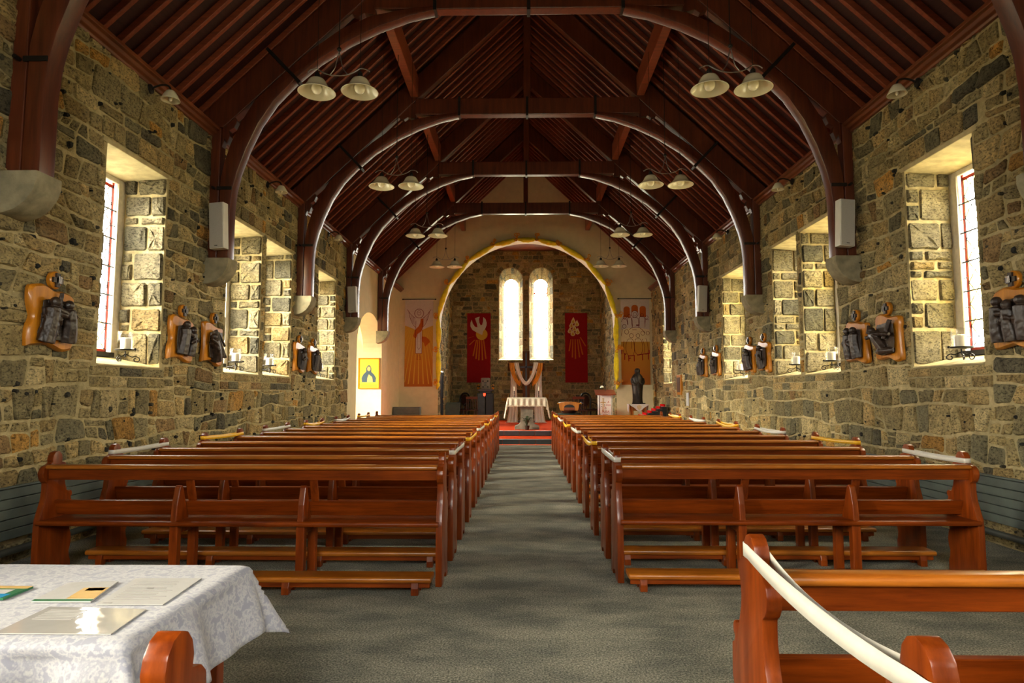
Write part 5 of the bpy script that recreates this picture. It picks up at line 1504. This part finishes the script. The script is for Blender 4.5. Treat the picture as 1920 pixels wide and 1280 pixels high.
# lectern
lc = empty('lectern', (2.46, 20.0, FZ))
MB().bb(-.17, .17, -.13, .17, 0, 1.02).obj('body', M['white'], lc, bevel=.008)
MB().prism([(-.25, .99), (.22, 1.13), (.22, 1.165), (-.25, 1.025)], 0, -.31, .31).obj('book_rest', M['rafter'], lc, bevel=.006)
for s in (-1, 1): MB().bb(s*.20-.012, s*.20+.012, -.1, .16, 0, 1.02).obj('side_cloth', M['whitecloth'], lc, bevel=.004)
MB().bb(-.165, .165, -.142, -.131, .0, 1.0).obj('fall', M['whitecloth'], lc)
MB().tube(curve([(0, .05, 1.08), (.02, .05, 1.17), (.0, .04, 1.27), (-.05, .03, 1.28)], 5), .008, 6).obj('lamp_neck', M['iron'], lc)
MB().lathe([(.015, .06), (.03, .05), (.06, 0), (.055, 0), (0, .04)], (-.09, .02, 1.23), 12).obj('lamp_shade', M['bulb'], lc, smooth=True)
mb = MB()
for (a0, a1, b0, b1) in ((-.091, -.069, .50, .88), (-.14, -.02, .755, .785)): mb.bb(a0, a1, -.150, -.141, b0, b1)
for (a, b) in ((-.08, .885), (-.145, .77), (-.015, .77), (-.08, .5)): mb.ball((a, -.146, b), (.02, .006, .018), 8, 5)
mb.obj('gold_cross', M['tan'], lc)
mb = MB()
for (a, b) in ((-.115, .70), (-.035, .70), (-.125, .645), (-.03, .66)): mb.ball((a, -.146, b), (.016, .005, .012), 7, 5)
mb.obj('leaf_motif', M['leaf'], lc)
for txt, x, z, sz in (('A', .085, .755, .055), ('ÍOSA', .085, .665, .046), ('IS', -.008, .565, .062), ('TUSA', -.005, .455, .066), ('MO', -.01, .345, .066)):
    tcu = bpy.data.curves.new('lettering', 'FONT'); tcu.body = txt; tcu.size = sz*1.45; tcu.align_x = 'CENTER'; tcu.extrude = .002; tcu.materials.append(M['textred'])
    to = text_mesh(tcu, lc); to.location = (x, -.1435, z); to.rotation_euler = (PI/2, 0, 0)
tag(lc, 'white lectern with red lettering and gold cross, wooden book rest', 'lectern')
# statue on a small table with a cloth
stt = empty('small_table', (3.56, 20.5, FZ))
MB().bb(-.27, .27, -.22, .22, .66, .70).obj('table_top', M['plaque'], stt, bevel=.005)
for sx in (-.2, .2):
    for sy in (-.17, .17): MB().lathe([(.022, 0), (.03, .1), (.02, .2), (.035, .4), (.035, .66)], (sx, sy, 0), 10).obj('leg', M['plaque'], stt, smooth=True)
MB().bb(-.2, .2, -.19, -.16, .5, .66).obj('apron', M['plaque'], stt, bevel=.004)
tag(stt, 'small varnished table under the dark robed statue', 'table')
tcl = empty('table_runner', (3.56, 20.5, FZ+.705))
MB().bb(-.30, .30, -.24, .24, 0, .006).obj('cloth', M['whitecloth'], tcl)
MB().prism([(-.30, .006), (.30, .006), (.28, -.03), (.14, -.12), (0, -.25), (-.14, -.12), (-.28, -.03)], 1, -.252, -.245).obj('front_point', M['whitecloth'], tcl)
for s in (-1, 1): MB().prism([(-.2, .006), (.2, .006), (.1, -.22), (-.1, -.26)], 0, s*.305-.003, s*.305+.003).obj('side_fall', M['whitecloth'], tcl)
MB().prism([(-.08, -.05), (0, -.02), (.08, -.05), (.05, -.14), (0, -.18), (-.05, -.14)], 1, -.258, -.25).obj('embroidery', M['skin'], tcl)
tag(tcl, 'white pointed cloth with pale embroidery on the statue table', 'cloth')
st = empty('statue', (3.56, 20.5, FZ+.711))
mb = MB()
prof = [(.17, 0), (.175, .03), (.16, .06), (.15, .2), (.155, .4), (.175, .6), (.19, .74), (.185, .82), (.15, .90), (.09, .96), (.075, .99), (.085, 1.02), (.09, 1.06), (.075, 1.11), (.04, 1.135), (0, 1.14)]
vs = []; fs = []; n = 28
for i, (r, z) in enumerate(prof):
    for k in range(n):
        a = 2*PI*k/n; f_ = 1+(.05*math.sin(9*a+z*2) if z < .85 else 0)
        vs.append((r*f_*math.cos(a), r*.72*f_*math.sin(a), z))
for i in range(len(prof)-1):
    for k in range(n): k2 = (k+1) % n; fs.append((i*n+k, i*n+k2, (i+1)*n+k2, (i+1)*n+k))
mb.add(vs, fs)
mb.obj('robe', M['bronze'], st, smooth='all')
MB().ball((0, -.045, 1.04), (.055, .045, .075), 12, 9).obj('face', M['bronze'], st, smooth='all')
for s in (-1, 1): MB().tube(curve([(s*.17, -.02, .80), (s*.165, -.10, .66), (s*.08, -.155, .63), (s*.01, -.165, .70)], 5), [.05]*5+[.042]*5+[.03]*6, 9).obj('sleeve', M['bronze'], st, smooth='all')
MB().tube(curve([(-.08, -.12, .9), (-.02, -.14, .55), (.03, -.13, .2), (.05, -.12, .05)], 5), .018, 7).obj('robe_fold', M['bronze'], st, smooth='all')
MB().bb(-.16, .22, -.13, .13, -.004, .03).obj('base', M['black'], st, bevel=.006)
tag(st, 'dark bronze veiled statue with folded hands before right banner', 'statue')
# votive candle stand
vt = empty('votive_stand', (3.72, 18.95, 0.30))
MB().prism([(-.42, .0), (.36, .0), (.36, .66), (.26, .66), (-.42, .33)], 1, -.22, .22).obj('frame', M['black'], vt, bevel=.008)
for i in range(6):
    x = -.36+.13*i; z = .355+.062*i
    MB().bb(x-.07, x+.07, -.24, .24, z-.012, z).obj('tier', M['steel'], vt, bevel=.003)
tag(vt, 'black tiered votive stand at the foot of the right wall', 'candle stand')
vc = empty('votive_candle', (0, 0, 0))
MB().lathe([(.026, 0), (.034, .01), (.038, .068), (.034, .07), (.03, .02), (0, .015)], (0, 0, 0), 12).obj('cup', M['redcup'], vc, smooth=True)
MB().lathe([(.028, .012), (.028, .045), (0, .047)], (0, 0, 0), 10).obj('wax', M['wax'], vc, smooth=True)
first = True
for i in range(6):
    for j in range(5):
        lab_ = 'red votive cup, %s tier of black stand' % ['lowest', 'second lowest', 'third lowest', 'third highest', 'second highest', 'highest'][i]+', %s in row' % ['nearest camera', 'second from camera', 'middle', 'fourth from camera', 'farthest from camera'][j]
        p = (3.72-.36+.13*i, 18.95-.19+.095*j, .30+.355+.062*i+.001)
        if first: vc.location = p; tag(vc, lab_, 'candle', 'red votive cups'); first = False
        else: dup(vc, p, label=lab_)
# framed icon in the chapel (a plain robed figure on gold), wood-framed picture and paper sheet on the right wall
ic = empty('framed_picture', (-4.56, 18.535, 1.50))
MB().bb(-.29, .29, -.012, .0, 0, .85).obj('gold_panel', M['iconyellow'] if 'iconyellow' in M else M.setdefault('iconyellow', plain('gold_leaf', (.80, .52, .012), .5, var=.12, scale=6)), ic)
for (a0, a1, b0, b1) in ((-.31, .31, -.02, .015), (-.31, .31, .84, .875), (-.31, -.28, 0, .86), (.28, .31, 0, .86)):
    MB().bb(a0, a1, -.03, .005, b0, b1).obj('frame_bar', M['borange'], ic, bevel=.004)
MB().prism([(-.20, .17), (.20, .17), (.21, .30), (.15, .40), (.07, .47), (.07, .58), (.03, .66), (-.03, .66), (-.08, .58), (-.08, .48), (-.16, .40), (-.21, .30)], 1, -.016, -.011).obj('robe_shape', M['blue'], ic)
MB().prism([(-.05, .17), (.12, .17), (.10, .32), (.0, .40), (-.04, .30)], 1, -.019, -.012).obj('robe_lining', M['tan'], ic)
MB().prism([(0+.05*math.cos(2*PI*i/14), .56+.068*math.sin(2*PI*i/14)) for i in range(14)], 1, -.02, -.012).obj('face_shape', M['tan'], ic)
for k in range(2): MB().bb(-.27, .27, -.016, -.011, .05+.055*k, .07+.055*k).obj('base_band', M['borange'], ic)
tag(ic, 'gold framed picture of a robed figure in the white arched recess', 'picture')
fp_ = empty('wall_picture', (WX-.03, 17.5, 1.58))
MB().bb(-.03, .03, -.24, .24, -.27, .27).obj('frame', M['plaque'], fp_, bevel=.01)
MB().bb(-.036, -.028, -.16, .16, -.2, .2).obj('inset', M['chair'], fp_)
tag(fp_, 'brown wood-framed picture on the far right stone wall', 'notice board')
pp = empty('notice_sheet', (WX-.03, 16.7, 1.20))
MB().bb(-.004, .004, -.13, .13, -.17, .17).obj('sheet', M['paper'], pp)
tag(pp, 'white paper notice beside the wood-framed picture on the right wall', 'notice')
gb = empty('green_heater', (-3.75, 20.3, 0.3))
MB().bb(-.42, .42, -.15, .15, 0, .62).obj('casing', M['dado'], gb, bevel=.01)
for k in range(6): MB().bb(-.4, .4, -.16, -.145, .06+.09*k, .12+.09*k).obj('fin', M['dado'], gb, bevel=.004)
tag(gb, 'low green heater box under the figure banner at left', 'heater')
